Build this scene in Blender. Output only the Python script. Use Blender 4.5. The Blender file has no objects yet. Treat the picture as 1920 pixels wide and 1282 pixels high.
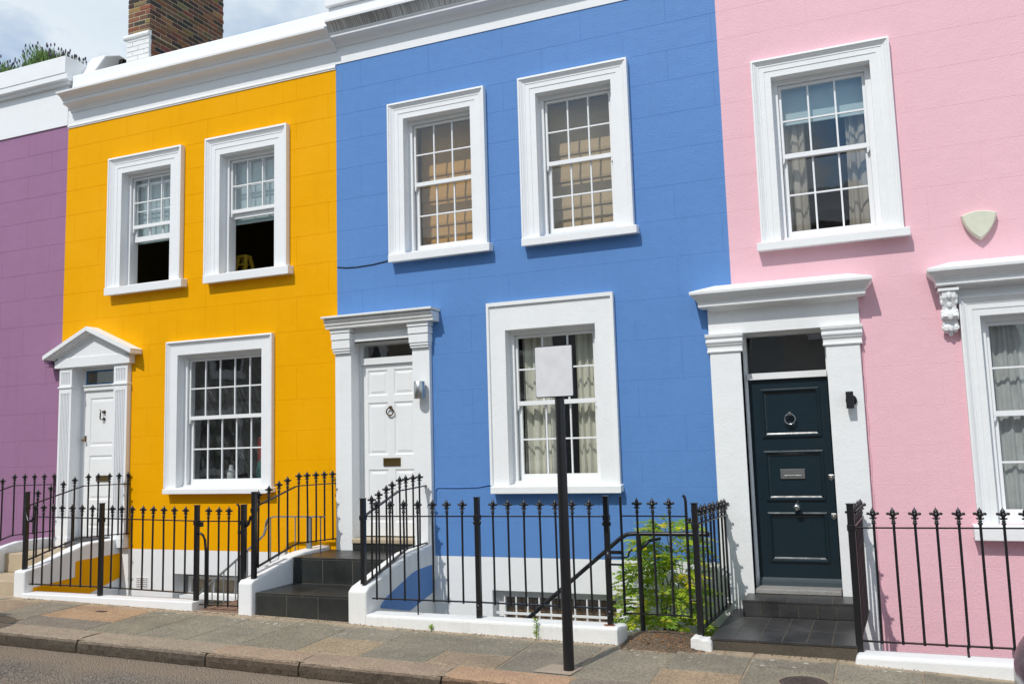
import bpy, bmesh, math, random
from math import sin, cos, pi, radians
from mathutils import Vector, Matrix, Euler
random.seed(7)
S = bpy.context.scene
COL = S.collection

# ------------------------------------------------------------------ helpers
class MB:
    """collects shapes, then builds ONE mesh object"""
    def __init__(s):
        s.v = []; s.f = []; s.sm = []; s.col = []; s.c = None
    def add(s, vs, fs, smooth=False):
        n = len(s.v); s.v += [tuple(p) for p in vs]
        for f in fs:
            s.f.append(tuple(i + n for i in f)); s.sm.append(smooth); s.col.append(s.c)
        return s
    def box(s, x0, x1, y0, y1, z0, z1):
        x0, x1 = min(x0, x1), max(x0, x1); y0, y1 = min(y0, y1), max(y0, y1); z0, z1 = min(z0, z1), max(z0, z1)
        return s.add([(x0,y0,z0),(x1,y0,z0),(x1,y1,z0),(x0,y1,z0),(x0,y0,z1),(x1,y0,z1),(x1,y1,z1),(x0,y1,z1)],
              [(0,3,2,1),(4,5,6,7),(0,1,5,4),(1,2,6,5),(2,3,7,6),(3,0,4,7)])
    def prism(s, poly, axis, a, b):
        """2D polygon extruded along axis; poly in (y,z) for x, (x,z) for y, (x,y) for z"""
        def mk(p, t):
            return {'x': (t, p[0], p[1]), 'y': (p[0], t, p[1]), 'z': (p[0], p[1], t)}[axis]
        n = len(poly)
        area = sum(poly[i][0]*poly[(i+1) % n][1] - poly[(i+1) % n][0]*poly[i][1] for i in range(n))
        if area < 0: poly = poly[::-1]
        if axis == 'y': poly = poly[::-1]
        a, b = min(a, b), max(a, b)
        vs = [mk(p, a) for p in poly] + [mk(p, b) for p in poly]
        fs = [tuple(range(n))[::-1], tuple(range(n, 2*n))] + [(i, (i+1) % n, n+(i+1) % n, n+i) for i in range(n)]
        return s.add(vs, fs)
    def tube(s, pts, r, n=8, cap=True, flat=None, smooth=True):
        """round (or flat=(w,h) rectangular) bar through the points"""
        pts = [Vector(p) for p in pts]; m = len(pts); rings = []
        for i, p in enumerate(pts):
            d = (pts[min(i+1, m-1)] - pts[max(i-1, 0)]).normalized()
            up = Vector((0, 0, 1)) if abs(d.z) < .95 else Vector((0, 1, 0))
            a = d.cross(up).normalized(); b = a.cross(d).normalized()
            rr = r[i] if isinstance(r, (list, tuple)) else r
            if flat:
                w, h = flat
                rings.append([p+a*w/2+b*h/2, p-a*w/2+b*h/2, p-a*w/2-b*h/2, p+a*w/2-b*h/2])
            else:
                rings.append([p + (a*cos(2*pi*k/n) + b*sin(2*pi*k/n))*rr for k in range(n)])
        k = 4 if flat else n
        vs = [q for R in rings for q in R]; fs = []
        for i in range(m-1):
            for j in range(k):
                fs.append((i*k+j, i*k+(j+1) % k, (i+1)*k+(j+1) % k, (i+1)*k+j))
        s.add(vs, fs, smooth and not flat)
        if cap:
            s.add(rings[0], [tuple(range(k))[::-1]]); s.add(rings[-1], [tuple(range(k))])
        return s
    def lathe(s, prof, c=(0, 0, 0), n=12, axis='z', sx=1, sy=1):
        vs = []; fs = []; m = len(prof)
        for r, t in prof:
            for k in range(n):
                u, w = r*cos(2*pi*k/n)*sx, r*sin(2*pi*k/n)*sy
                q = {'z': (u, w, t), 'y': (u, t, -w), 'x': (t, u, w)}[axis]
                vs.append((c[0]+q[0], c[1]+q[1], c[2]+q[2]))
        for i in range(m-1):
            for j in range(n):
                fs.append((i*n+j, i*n+(j+1) % n, (i+1)*n+(j+1) % n, (i+1)*n+j))
        s.add(vs, fs, True)
        s.add([vs[k] for k in range(n)], [tuple(range(n))[::-1]]); s.add([vs[(m-1)*n+k] for k in range(n)], [tuple(range(n))])
        return s
    def ball(s, c, rx, ry, rz, n=8, m=6):
        prof = [(max(1e-4, sin(pi*i/m)), -cos(pi*i/m)) for i in range(m+1)]
        vs = []; fs = []
        for r, t in prof:
            for k in range(n):
                vs.append((c[0]+rx*r*cos(2*pi*k/n), c[1]+ry*r*sin(2*pi*k/n), c[2]+rz*t))
        for i in range(m):
            for j in range(n):
                fs.append((i*n+j, i*n+(j+1) % n, (i+1)*n+(j+1) % n, (i+1)*n+j))
        return s.add(vs, fs, True)
    def torus(s, c, R, r, axis='y', n=20, m=8):
        vs = []; fs = []
        for i in range(n):
            a = 2*pi*i/n
            for j in range(m):
                b = 2*pi*j/m; q = R + r*cos(b); h = r*sin(b)
                p = {'y': (q*cos(a), h, q*sin(a)), 'z': (q*cos(a), q*sin(a), h), 'x': (h, q*cos(a), q*sin(a))}[axis]
                vs.append((c[0]+p[0], c[1]+p[1], c[2]+p[2]))
        for i in range(n):
            for j in range(m):
                fs.append((i*m+j, i*m+(j+1) % m, ((i+1) % n)*m+(j+1) % m, ((i+1) % n)*m+j))
        return s.add(vs, fs, True)
    def arch(s, x0, x1, z0, z1, prof, st=1.0, four=False, y0=0.0):
        """profile (inset, y) swept up the left side, across the top and down the right side (mitred); four=True closes it"""
        n = len(prof); vs = []
        for d, y in prof:
            t = d*st
            vs += [(x0+d, y+y0, z0 + (d if four else 0)), (x0+d, y+y0, z1-t), (x1-d, y+y0, z1-t), (x1-d, y+y0, z0 + (d if four else 0))]
        fs = []
        for i in range(n-1):
            for k in range(4 if four else 3):
                kk = (k+1) % 4
                fs.append((i*4+k, i*4+kk, (i+1)*4+kk, (i+1)*4+k))
        return s.add(vs, fs)
    def mould(s, x0, x1, prof, ends=True, ret=0.0):
        """horizontal moulding along x; prof = (y,z) from the wall at the bottom out and back to the wall at the top.
        ret: how much further each point of the profile runs past the ends, in shares of its projection (mitred return)"""
        n = len(prof)
        L = [(x0 - ret*(-min(y, 0)), y, z) for y, z in prof]; R = [(x1 + ret*(-min(y, 0)), y, z) for y, z in prof]
        s.add(L + R, [(i, n+i, n+i+1, i+1) for i in range(n-1)])
        if ends:
            if ret:
                for sgn, E in ((-1, L), (1, R)):
                    B = [(p[0], .0, p[2]) for p in E]
                    fs = [(i, i+1, n+i+1, n+i) if sgn < 0 else (i+1, i, n+i, n+i+1) for i in range(n-1)]
                    s.add(E + B, fs)
            else:
                s.add(L, [tuple(range(n))]); s.add(R, [tuple(range(n))[::-1]])
        return s
    def sash(s, xa, xb, za, zb, y, nx, ny, st=.045, tr=.045, br=.06, bar=.018, th=.035):
        s.box(xa, xa+st, y, y+th, za, zb); s.box(xb-st, xb, y, y+th, za, zb)
        s.box(xa+st, xb-st, y, y+th, zb-tr, zb); s.box(xa+st, xb-st, y, y+th, za, za+br)
        gx0, gx1, gz0, gz1 = xa+st, xb-st, za+br, zb-tr
        for i in range(1, nx):
            x = gx0+(gx1-gx0)*i/nx; s.box(x-bar/2, x+bar/2, y+.004, y+th-.006, gz0, gz1)
        for j in range(1, ny):
            z = gz0+(gz1-gz0)*j/ny
            for i in range(nx):
                a = gx0+(gx1-gx0)*i/nx + (bar/2 if i else 0); b = gx0+(gx1-gx0)*(i+1)/nx - (bar/2 if i < nx-1 else 0)
                s.box(a, b, y+.006, y+th-.008, z-bar/2, z+bar/2)
        return gx0, gx1, gz0, gz1
    def build(s, name, mat, parent=None, bevel=0, seg=2, solid=0, origin=None, subsurf=0):
        o = ORG.get(parent, Vector((0, 0, 0))) if parent else Vector(origin or (0, 0, 0))
        me = bpy.data.meshes.new(name)
        me.from_pydata([(p[0]-o.x, p[1]-o.y, p[2]-o.z) for p in s.v], [], s.f)
        me.polygons.foreach_set('use_smooth', s.sm)
        if any(c is not None for c in s.col):
            at = me.color_attributes.new('tint', 'FLOAT_COLOR', 'CORNER'); k = 0; d = []
            for p, c in zip(me.polygons, s.col):
                c = c or (1, 1, 1)
                for _ in range(p.loop_total): d += [c[0], c[1], c[2], 1.0]
            at.data.foreach_set('color', d)
        me.materials.append(mat)
        ob = bpy.data.objects.new(name, me); COL.objects.link(ob)
        if parent: ob.parent = parent
        else: ob.location = o
        ORG[ob] = o
        if solid:
            m = ob.modifiers.new('thick', 'SOLIDIFY'); m.thickness = solid; m.offset = 0
        if bevel:
            m = ob.modifiers.new('edge', 'BEVEL'); m.width = bevel; m.segments = seg; m.limit_method = 'ANGLE'; m.angle_limit = radians(40)
            m.harden_normals = False
        if subsurf:
            m = ob.modifiers.new('sub', 'SUBSURF'); m.levels = m.render_levels = subsurf
        return ob
ORG = {}
def tag(o, label=None, cat=None, group=None, kind=None):
    if label: o['label'] = label
    if cat: o['category'] = cat
    if group: o['group'] = group
    if kind: o['kind'] = kind
    return o
def empty(name, loc, label, cat, group=None):
    o = bpy.data.objects.new(name, None); COL.objects.link(o); o.location = loc; o.empty_display_size = .2
    ORG[o] = Vector(loc); return tag(o, label, cat, group)
def place(ob, parent, loc, rotz=0):
    """a copy of a part put at a world spot under a thing or part whose own axes are the world's"""
    c = ob.copy(); COL.objects.link(c); c.parent = parent; c.location = Vector(loc) - ORG[parent]; c.rotation_euler = (0, 0, rotz)
    ORG[c] = Vector(loc); return c
def lerp(a, b, t): return a+(b-a)*t
def interp(x, xs, ys):
    if x <= xs[0]: return ys[0]
    for i in range(len(xs)-1):
        if x <= xs[i+1]: return lerp(ys[i], ys[i+1], (x-xs[i])/(xs[i+1]-xs[i]))
    return ys[-1]

# ------------------------------------------------------------------ materials
def new_mat(name):
    m = bpy.data.materials.new(name); m.use_nodes = True; nt = m.node_tree
    for n in list(nt.nodes): nt.nodes.remove(n)
    out = nt.nodes.new('ShaderNodeOutputMaterial'); b = nt.nodes.new('ShaderNodeBsdfPrincipled')
    nt.links.new(b.outputs[0], out.inputs[0]); return m, nt, b, out
def N(nt, t, **k):
    n = nt.nodes.new(t)
    for a, v in k.items(): setattr(n, a, v)
    return n
def pos(nt, scale=(1, 1, 1)):
    g = N(nt, 'ShaderNodeNewGeometry'); mp = N(nt, 'ShaderNodeMapping'); mp.inputs['Scale'].default_value = scale
    nt.links.new(g.outputs['Position'], mp.inputs[0]); return mp.outputs[0]
def noise(nt, vec, scale, detail=4, rough=.55, dist=0):
    n = N(nt, 'ShaderNodeTexNoise'); n.inputs['Scale'].default_value = scale; n.inputs['Detail'].default_value = detail
    n.inputs['Roughness'].default_value = rough; n.inputs['Distortion'].default_value = dist
    nt.links.new(vec, n.inputs['Vector']); return n.outputs['Fac']
def ramp(nt, fac, stops):
    r = N(nt, 'ShaderNodeValToRGB'); e = r.color_ramp.elements
    while len(e) < len(stops): e.new(.5)
    for i, (p, c) in enumerate(stops):
        e[i].position = p; e[i].color = (c, c, c, 1) if isinstance(c, (int, float)) else (*c, 1)
    nt.links.new(fac, r.inputs[0]); return r.outputs[0]
def mix(nt, a, b, fac, mode='MIX'):
    m = N(nt, 'ShaderNodeMix', data_type='RGBA', blend_type=mode)
    for sock, v in ((m.inputs[0], fac), (m.inputs[6], a), (m.inputs[7], b)):
        if hasattr(v, 'links'): nt.links.new(v, sock)
        elif isinstance(v, (int, float)): sock.default_value = v
        else: sock.default_value = (*v, 1)
    return m.outputs[2]
def math_(nt, op, a, b=None):
    m = N(nt, 'ShaderNodeMath', operation=op)
    for s_, v in ((m.inputs[0], a), (m.inputs[1], b)):
        if v is None: continue
        if hasattr(v, 'links'): nt.links.new(v, s_)
        else: s_.default_value = v
    return m.outputs[0]
def bump(nt, b, h, strength, dist, prev=None):
    n = N(nt, 'ShaderNodeBump'); n.inputs['Strength'].default_value = strength; n.inputs['Distance'].default_value = dist
    nt.links.new(h, n.inputs['Height'])
    if prev: nt.links.new(prev, n.inputs['Normal'])
    nt.links.new(n.outputs[0], b.inputs['Normal']); return n.outputs[0]
def paint(name, c, rough=.6, grain=90, gs=.25, gd=.004, wob=.04, dirt=0, dirtc=(.25, .22, .18), tint=False, spec=.18):
    m, nt, b, _ = new_mat(name); p = pos(nt)
    w = noise(nt, p, 1.7, 5, .6)
    col = mix(nt, tuple(x*(1-wob) for x in c), tuple(min(.95, x*(1+wob)) for x in c), w)
    if tint:
        a = N(nt, 'ShaderNodeVertexColor', layer_name='tint'); col = mix(nt, col, a.outputs[0], 1.0, 'MULTIPLY')
    if dirt:
        d = noise(nt, pos(nt, (4, 4, .9)), 1.3, 8, .72); d2 = noise(nt, p, 5, 4)
        f = math_(nt, 'MULTIPLY', ramp(nt, d, [(.5, 0), (.75, dirt)]), d2)
        col = mix(nt, col, dirtc, f)
    rs = noise(nt, pos(nt, (7, 7, .35)), 1.3, 7, .7); pt = noise(nt, p, .55, 4, .6)
    col = mix(nt, col, tuple(x*.80 for x in c), math_(nt, 'MULTIPLY', ramp(nt, rs, [(.5, 0), (.78, 1)]), wob*6))
    col = mix(nt, col, tuple(min(.9, x*1.08+.015) for x in c), math_(nt, 'MULTIPLY', ramp(nt, pt, [(.48, 0), (.7, 1)]), wob*7))
    nt.links.new(col, b.inputs['Base Color']); b.inputs['Roughness'].default_value = rough; b.inputs['Specular IOR Level'].default_value = spec
    h = noise(nt, p, grain, 3, .6); n1 = bump(nt, b, h, gs, gd)
    h2 = noise(nt, p, 6, 3, .5); bump(nt, b, h2, .25, .02, n1)
    return m
def plain(name, c, rough=.5, metal=0, spec=.5, bumpy=0, scale=60):
    m, nt, b, _ = new_mat(name); b.inputs['Roughness'].default_value = rough; b.inputs['Metallic'].default_value = metal
    p = pos(nt); w = noise(nt, p, 14, 4)
    nt.links.new(mix(nt, tuple(x*.85 for x in c), tuple(min(.95, x*1.12) for x in c), w), b.inputs['Base Color'])
    b.inputs['Specular IOR Level'].default_value = spec
    if bumpy: bump(nt, b, noise(nt, p, scale, 4), bumpy, .003)
    return m
def glass_mat(name, tint=(.975, .985, .985), k=.037, wav=.05):
    m, nt, b, out = new_mat(name); nt.nodes.remove(b)
    t = N(nt, 'ShaderNodeBsdfTransparent'); t.inputs[0].default_value = (*tint, 1)
    g = N(nt, 'ShaderNodeBsdfGlossy'); g.inputs['Roughness'].default_value = .01
    lw = N(nt, 'ShaderNodeLayerWeight'); lw.inputs[0].default_value = .5
    f = math_(nt, 'ADD', math_(nt, 'MULTIPLY', math_(nt, 'POWER', lw.outputs['Facing'], 5.0), .9), k*2)
    bp = N(nt, 'ShaderNodeBump'); bp.inputs['Strength'].default_value = wav; bp.inputs['Distance'].default_value = .02
    nt.links.new(noise(nt, pos(nt), 4.5, 1), bp.inputs['Height']); nt.links.new(bp.outputs[0], g.inputs['Normal'])
    mx = N(nt, 'ShaderNodeMixShader'); nt.links.new(f, mx.inputs[0]); nt.links.new(t.outputs[0], mx.inputs[1]); nt.links.new(g.outputs[0], mx.inputs[2])
    nt.links.new(mx.outputs[0], out.inputs[0]); return m

YELLOW = (.84, .39, .0005); BLUE = (.108, .247, .54); PINK = (.81, .49, .55); PURPLE = (.325, .165, .285)
M = {}
M['yellow'] = paint('yellow_masonry_paint', YELLOW, .55, 70, .28, wob=.05, spec=.06)
M['blue'] = paint('blue_masonry_paint', BLUE, .5, 50, .55, .005, wob=.045)
M['pink'] = paint('pink_masonry_paint', PINK, .6, 50, .7, .005, wob=.025)
M['purple'] = paint('purple_masonry_paint', PURPLE, .6, 60, .42, wob=.07)
M['white'] = paint('white_masonry_paint', (.82, .83, .84), .55, 90, .10, wob=.015, dirt=.05)
M['white_rough'] = paint('white_render_paint', (.82, .83, .83), .6, 60, .4, .006, wob=.02, dirt=.10)
M['white_dirty'] = paint('white_weathered_paint', (.80, .80, .78), .65, 55, .5, .006, dirt=.55)
M['gloss'] = paint('white_gloss_paint', (.82, .83, .83), .3, 40, .05, spec=.4, wob=.01)
M['iron'] = plain('black_iron_paint', (.011, .011, .013), .33, 0, .5, .25, 45)
M['greyiron'] = plain('grey_iron_paint', (.19, .21, .22), .45, 0, .5, .2)
M['slate'] = None
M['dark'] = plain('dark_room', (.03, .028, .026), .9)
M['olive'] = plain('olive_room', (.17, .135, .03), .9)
M['brass'] = plain('aged_brass', (.22, .15, .06), .38, .9)
M['bronze'] = plain('dark_bronze', (.09, .06, .035), .42, .9)
M['chrome'] = plain('chrome_metal', (.62, .62, .62), .16, 1)
M['steel'] = plain('brushed_steel', (.55, .55, .54), .33, 1)
M['navy'] = paint('dark_teal_gloss_paint', (.008, .021, .030), .3, 30, .04, spec=.5)
M['blackplastic'] = plain('black_lamp_metal', (.012, .012, .014), .4)
M['cream'] = plain('cream_plastic', (.66, .66, .53), .45)
M['glass'] = glass_mat('window_glass')
M['fabric'] = None

def slate_tile(name, c1, c2, sx, sy, offx=0, offy=0, offz=0, joint=(.16, .14, .12), rough=.35):
    """dark tiles with thin grout; works on risers (x,z) and treads (x,y)"""
    m, nt, b, _ = new_mat(name); p = pos(nt)
    w = noise(nt, p, 3.2, 6, .62); w2 = noise(nt, pos(nt, (1, 1, 3)), 22, 5, .7)
    col = mix(nt, c1, c2, ramp(nt, w, [(.35, 0), (.7, 1)])); col = mix(nt, col, tuple(x*1.9 for x in c2), math_(nt, 'MULTIPLY', ramp(nt, w2, [(.55, 0), (.8, 1)]), .35))
    a = N(nt, 'ShaderNodeVertexColor', layer_name='tint')
    col = mix(nt, col, a.outputs[0], 1.0, 'MULTIPLY')
    nt.links.new(col, b.inputs['Base Color'])
    r = N(nt, 'ShaderNodeMapRange'); r.inputs[3].default_value = rough-.1; r.inputs[4].default_value = rough+.18
    nt.links.new(w, r.inputs[0]); nt.links.new(r.outputs[0], b.inputs['Roughness'])
    bump(nt, b, w2, .25, .004); return m
M['slate'] = slate_tile('black_slate_tile', (.016, .018, .018), (.035, .038, .036), .44, .3)
M['quarry'] = slate_tile('charcoal_floor_tile', (.030, .030, .031), (.062, .060, .060), .3, .3, rough=.32)

def stone(name, c1, c2, grain=120, gs=.5, spots=0, tint=False, rough=.85, big=2.5, specks=.3, spotc=(.52, .5, .43), dust=False):
    m, nt, b, _ = new_mat(name); p = pos(nt)
    w = noise(nt, p, big, 8, .65); g = noise(nt, p, grain, 2, .7); g2 = noise(nt, p, grain*2.3, 2, .8)
    col = mix(nt, c1, c2, ramp(nt, w, [(.3, 0), (.7, 1)]))
    col = mix(nt, col, tuple(x*.45 for x in c1), math_(nt, 'MULTIPLY', ramp(nt, g, [(.48, 0), (.62, 1)]), specks))
    col = mix(nt, col, tuple(min(.8, x*1.7) for x in c2), math_(nt, 'MULTIPLY', ramp(nt, g2, [(.53, 0), (.66, 1)]), specks))
    if tint:
        a = N(nt, 'ShaderNodeVertexColor', layer_name='tint'); col = mix(nt, col, a.outputs[0], 1.0, 'MULTIPLY')
    if spots:
        v = N(nt, 'ShaderNodeTexVoronoi'); v.inputs['Scale'].default_value = 11; v.inputs['Randomness'].default_value = 1
        nt.links.new(p, v.inputs['Vector'])
        d = N(nt, 'ShaderNodeTexNoise'); d.inputs['Scale'].default_value = 40; nt.links.new(p, d.inputs['Vector'])
        dd = math_(nt, 'ADD', v.outputs['Distance'], math_(nt, 'MULTIPLY', d.outputs['Fac'], .22))
        sel = math_(nt, 'GREATER_THAN', v.outputs['Color'], .66)
        sx_ = N(nt, 'ShaderNodeSeparateColor'); nt.links.new(v.outputs['Color'], sx_.inputs[0])
        sel = math_(nt, 'GREATER_THAN', sx_.outputs[0], .5)
        area = ramp(nt, noise(nt, p, 1.3, 2), [(.36, 0), (.5, 1)])
        # lichen spots keep close to the houses (away from the kerb)
        sp = N(nt, 'ShaderNodeSeparateXYZ'); nt.links.new(p, sp.inputs[0])
        mr = N(nt, 'ShaderNodeMapRange'); mr.inputs[1].default_value = -2.0; mr.inputs[2].default_value = -1.62; nt.links.new(sp.outputs[1], mr.inputs[0])
        f = math_(nt, 'MULTIPLY', math_(nt, 'MULTIPLY', ramp(nt, dd, [(.29, 1), (.36, 0)]), sel), math_(nt, 'MULTIPLY', area, mr.outputs[0]))
        f = math_(nt, 'MULTIPLY', f, spots)
        col = mix(nt, col, spotc, f)
    if dust:   # pale sandy dirt swept against the foot of the houses and into the joints, and large old stains
        yy = math_(nt, 'ADD', sp.outputs[1], math_(nt, 'MULTIPLY', math_(nt, 'SUBTRACT', noise(nt, p, 5.5, 6, .7), .5), .32))
        m2 = N(nt, 'ShaderNodeMapRange'); m2.inputs[1].default_value = -1.62; m2.inputs[2].default_value = -1.52; nt.links.new(yy, m2.inputs[0])
        col = mix(nt, col, (.46, .35, .235), math_(nt, 'MULTIPLY', m2.outputs[0], .75))
        st_ = noise(nt, p, 1.1, 7, .7, .6); col = mix(nt, col, (.10, .09, .075), math_(nt, 'MULTIPLY', ramp(nt, st_, [(.52, 0), (.72, 1)]), .45))
        st2 = noise(nt, p, 14, 5, .75); col = mix(nt, col, (.11, .1, .085), math_(nt, 'MULTIPLY', ramp(nt, st2, [(.56, 0), (.72, 1)]), .4))
    nt.links.new(col, b.inputs['Base Color']); b.inputs['Roughness'].default_value = rough
    n1 = bump(nt, b, g, gs, .006); bump(nt, b, w, .4, .03, n1); return m
M['paving'] = stone('york_stone_paving', (.215, .186, .143), (.325, .28, .212), 50, 1.0, 1.0, True, specks=.7, big=3.2, dust=True)
M['kerb'] = stone('granite_kerb', (.265, .207, .157), (.385, .31, .235), 55, 1.0, 0, True, big=4, specks=.6)
pass
M['beige_stone'] = stone('beige_step_stone', (.42, .33, .22), (.55, .45, .32), 150, .5)
M['mortar'] = stone('old_mortar', (.22, .17, .115), (.38, .305, .215), 30, .8, big=3)
M['soil'] = stone('earth_and_leaf_litter', (.075, .05, .032), (.17, .125, .08), 45, 1.0, specks=.8)
M['tread_brick'] = stone('brown_landing_brick', (.22, .13, .09), (.30, .2, .15), 60, .4)
M['concrete'] = stone('grey_concrete', (.25, .24, .23), (.33, .32, .3), 60, .4)
M['brick'] = stone('stock_brick', (.75, .75, .75), (1, 1, 1), 60, 1.0, 0, True, specks=.5)
M['roofslate'] = plain('roof_slate', (.10, .10, .105), .6, 0, .5, .3)
M['leaf'] = None

def asphalt():
    m, nt, b, _ = new_mat('worn_asphalt'); p = pos(nt)
    v = N(nt, 'ShaderNodeTexVoronoi'); v.inputs['Scale'].default_value = 62; nt.links.new(p, v.inputs['Vector'])
    sc = N(nt, 'ShaderNodeSeparateColor'); nt.links.new(v.outputs['Color'], sc.inputs[0])
    w = noise(nt, p, 1.6, 8, .65); fine = noise(nt, p, 240, 2, .8)
    col = mix(nt, (.12, .108, .094), (.36, .32, .27), ramp(nt, sc.outputs[0], [(.2, 0), (.95, 1)]))
    col = mix(nt, col, (.34, .262, .19), math_(nt, 'MULTIPLY', ramp(nt, w, [(.34, 0), (.6, 1)]), .8))
    col = mix(nt, col, (.55, .5, .43), math_(nt, 'MULTIPLY', ramp(nt, sc.outputs[1], [(.93, 0), (.97, 1)]), .6))
    col = mix(nt, col, (.035, .033, .03), math_(nt, 'MULTIPLY', ramp(nt, v.outputs['Distance'], [(.35, 0), (.75, 1)]), .6))
    # dusty sand lying along the gutter
    s_ = N(nt, 'ShaderNodeSeparateXYZ'); nt.links.new(p, s_.inputs[0])
    yy = math_(nt, 'ADD', s_.outputs[1], math_(nt, 'MULTIPLY', math_(nt, 'SUBTRACT', noise(nt, p, 2.2, 6), .5), .8))
    mr = N(nt, 'ShaderNodeMapRange'); mr.inputs[1].default_value = -3.42; mr.inputs[2].default_value = -3.10; nt.links.new(yy, mr.inputs[0])
    col = mix(nt, col, mix(nt, (.25, .185, .13), (.34, .27, .2), fine), math_(nt, 'MULTIPLY', mr.outputs[0], .85))
    nt.links.new(col, b.inputs['Base Color']); b.inputs['Roughness'].default_value = .88
    inv = math_(nt, 'SUBTRACT', 1.0, v.outputs['Distance'])
    n1 = bump(nt, b, inv, 1.0, .02); bump(nt, b, noise(nt, p, 12, 4), .3, .02, n1); return m
M['asphalt'] = asphalt()
def leaf(name, c1, c2, trans=.4):
    m, nt, b, out = new_mat(name); p = pos(nt); w = noise(nt, p, 9, 3)
    a = N(nt, 'ShaderNodeVertexColor', layer_name='tint')
    col = mix(nt, mix(nt, c1, c2, ramp(nt, w, [(.35, 0), (.65, 1)])), a.outputs[0], 1.0, 'MULTIPLY')
    nt.links.new(col, b.inputs['Base Color']); b.inputs['Roughness'].default_value = .5
    t = N(nt, 'ShaderNodeBsdfTranslucent'); nt.links.new(col, t.inputs[0])
    mx = N(nt, 'ShaderNodeMixShader'); mx.inputs[0].default_value = trans
    nt.links.new(b.outputs[0], mx.inputs[1]); nt.links.new(t.outputs[0], mx.inputs[2]); nt.links.new(mx.outputs[0], out.inputs[0]); return m
M['leaf'] = leaf('wisteria_leaf', (.31, .45, .035), (.52, .63, .08), .55)
M['lavleaf'] = leaf('lavender_leaf', (.85, .85, .85), (1, 1, 1), .2)
M['bark'] = plain('grey_brown_bark', (.09, .065, .045), .85, 0, .3, .6)
def cloth(name, c, trans=.35, rough=.9):
    m, nt, b, out = new_mat(name); p = pos(nt); w = noise(nt, p, 160, 2)
    col = mix(nt, tuple(x*.9 for x in c), c, w); nt.links.new(col, b.inputs['Base Color']); b.inputs['Roughness'].default_value = rough
    b.inputs['Specular IOR Level'].default_value = .1
    t = N(nt, 'ShaderNodeBsdfTranslucent'); nt.links.new(col, t.inputs[0])
    mx = N(nt, 'ShaderNodeMixShader'); mx.inputs[0].default_value = trans
    nt.links.new(b.outputs[0], mx.inputs[1]); nt.links.new(t.outputs[0], mx.inputs[2]); nt.links.new(mx.outputs[0], out.inputs[0])
    bump(nt, b, w, .1, .001); return m
M['cream_cloth'] = cloth('cream_curtain_cloth', (.80, .78, .66), .12)
M['beige_cloth'] = cloth('beige_curtain_cloth', (.47, .43, .37), .12)
M['tan_cloth'] = cloth('tan_blind_cloth', (.55, .315, .105), .05)
M['tan_cloth2'] = cloth('pale_tan_blind_cloth', (.50, .37, .22), .05)
M['aqua_cloth'] = cloth('pale_blue_blind_and_reflection', (.62, .76, .78), .3)
M['net_cloth'] = None
def net(name, c, alpha):
    m, nt, b, out = new_mat(name); p = pos(nt, (1, 1, .25)); w = noise(nt, p, 30, 5, .7)
    b.inputs['Base Color'].default_value = (*c, 1); b.inputs['Roughness'].default_value = .9
    t = N(nt, 'ShaderNodeBsdfTransparent'); mx = N(nt, 'ShaderNodeMixShader')
    nt.links.new(ramp(nt, w, [(.3, alpha*.75), (.7, alpha)]), mx.inputs[0])
    nt.links.new(t.outputs[0], mx.inputs[1]); nt.links.new(b.outputs[0], mx.inputs[2]); nt.links.new(mx.outputs[0], out.inputs[0]); return m
M['net_cloth'] = net('white_net_cloth', (.7, .72, .7), .72)
def plastic_sheet():
    m, nt, b, out = new_mat('clear_dust_sheet_plastic'); nt.nodes.remove(b)
    mp = N(nt, 'ShaderNodeMapping'); g = N(nt, 'ShaderNodeNewGeometry'); nt.links.new(g.outputs['Position'], mp.inputs[0])
    mp.inputs['Rotation'].default_value = (0, radians(30), 0); mp2 = N(nt, 'ShaderNodeMapping'); mp2.inputs['Scale'].default_value = (13, 1, .5); nt.links.new(mp.outputs[0], mp2.inputs[0])
    w = noise(nt, mp2.outputs[0], 2.0, 4, .6, .5)
    rdg = math_(nt, 'ABSOLUTE', math_(nt, 'SUBTRACT', w, .5))
    t = N(nt, 'ShaderNodeBsdfTransparent'); t.inputs[0].default_value = (.9, .92, .92, 1)
    gl = N(nt, 'ShaderNodeBsdfGlossy'); gl.inputs['Roughness'].default_value = .45
    d = N(nt, 'ShaderNodeBsdfDiffuse'); d.inputs[0].default_value = (.7, .72, .72, 1)
    m1 = N(nt, 'ShaderNodeMixShader'); m1.inputs[0].default_value = .5; nt.links.new(gl.outputs[0], m1.inputs[1]); nt.links.new(d.outputs[0], m1.inputs[2])
    mx = N(nt, 'ShaderNodeMixShader'); nt.links.new(ramp(nt, rdg, [(.0, .34), (.010, .07), (.15, .015)]), mx.inputs[0])
    nt.links.new(t.outputs[0], mx.inputs[1]); nt.links.new(m1.outputs[0], mx.inputs[2]); nt.links.new(mx.outputs[0], out.inputs[0]); return m
M['plastic'] = plastic_sheet()
M['red'] = plain('red_plastic', (.4, .04, .03), .5)
M['green'] = plain('green_plastic', (.03, .16, .12), .5)
M['whiteplastic'] = plain('white_plastic', (.7, .7, .7), .4)
M['ladder'] = plain('yellow_fibreglass', (.55, .36, .03), .5)
M['timber'] = plain('brown_blind_timber', (.24, .13, .05), .6, 0, .4, .4, 20)
M['tape'] = plain('blue_masking_tape', (.03, .16, .36), .6)
M['signwhite'] = plain('white_sign_enamel', (.73, .73, .745), .4)
M['castiron'] = stone('brown_cast_iron', (.06, .042, .036), (.10, .072, .062), 50, .6, specks=.3, rough=.55)
M['rust'] = plain('rust_stain', (.28, .1, .04), .9)
M['carpaint'] = plain('dark_plum_car_paint', (.05, .03, .045), .18, .4)
M['carpaint2'] = plain('dark_grey_car_paint', (.03, .03, .033), .2, .4)
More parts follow.
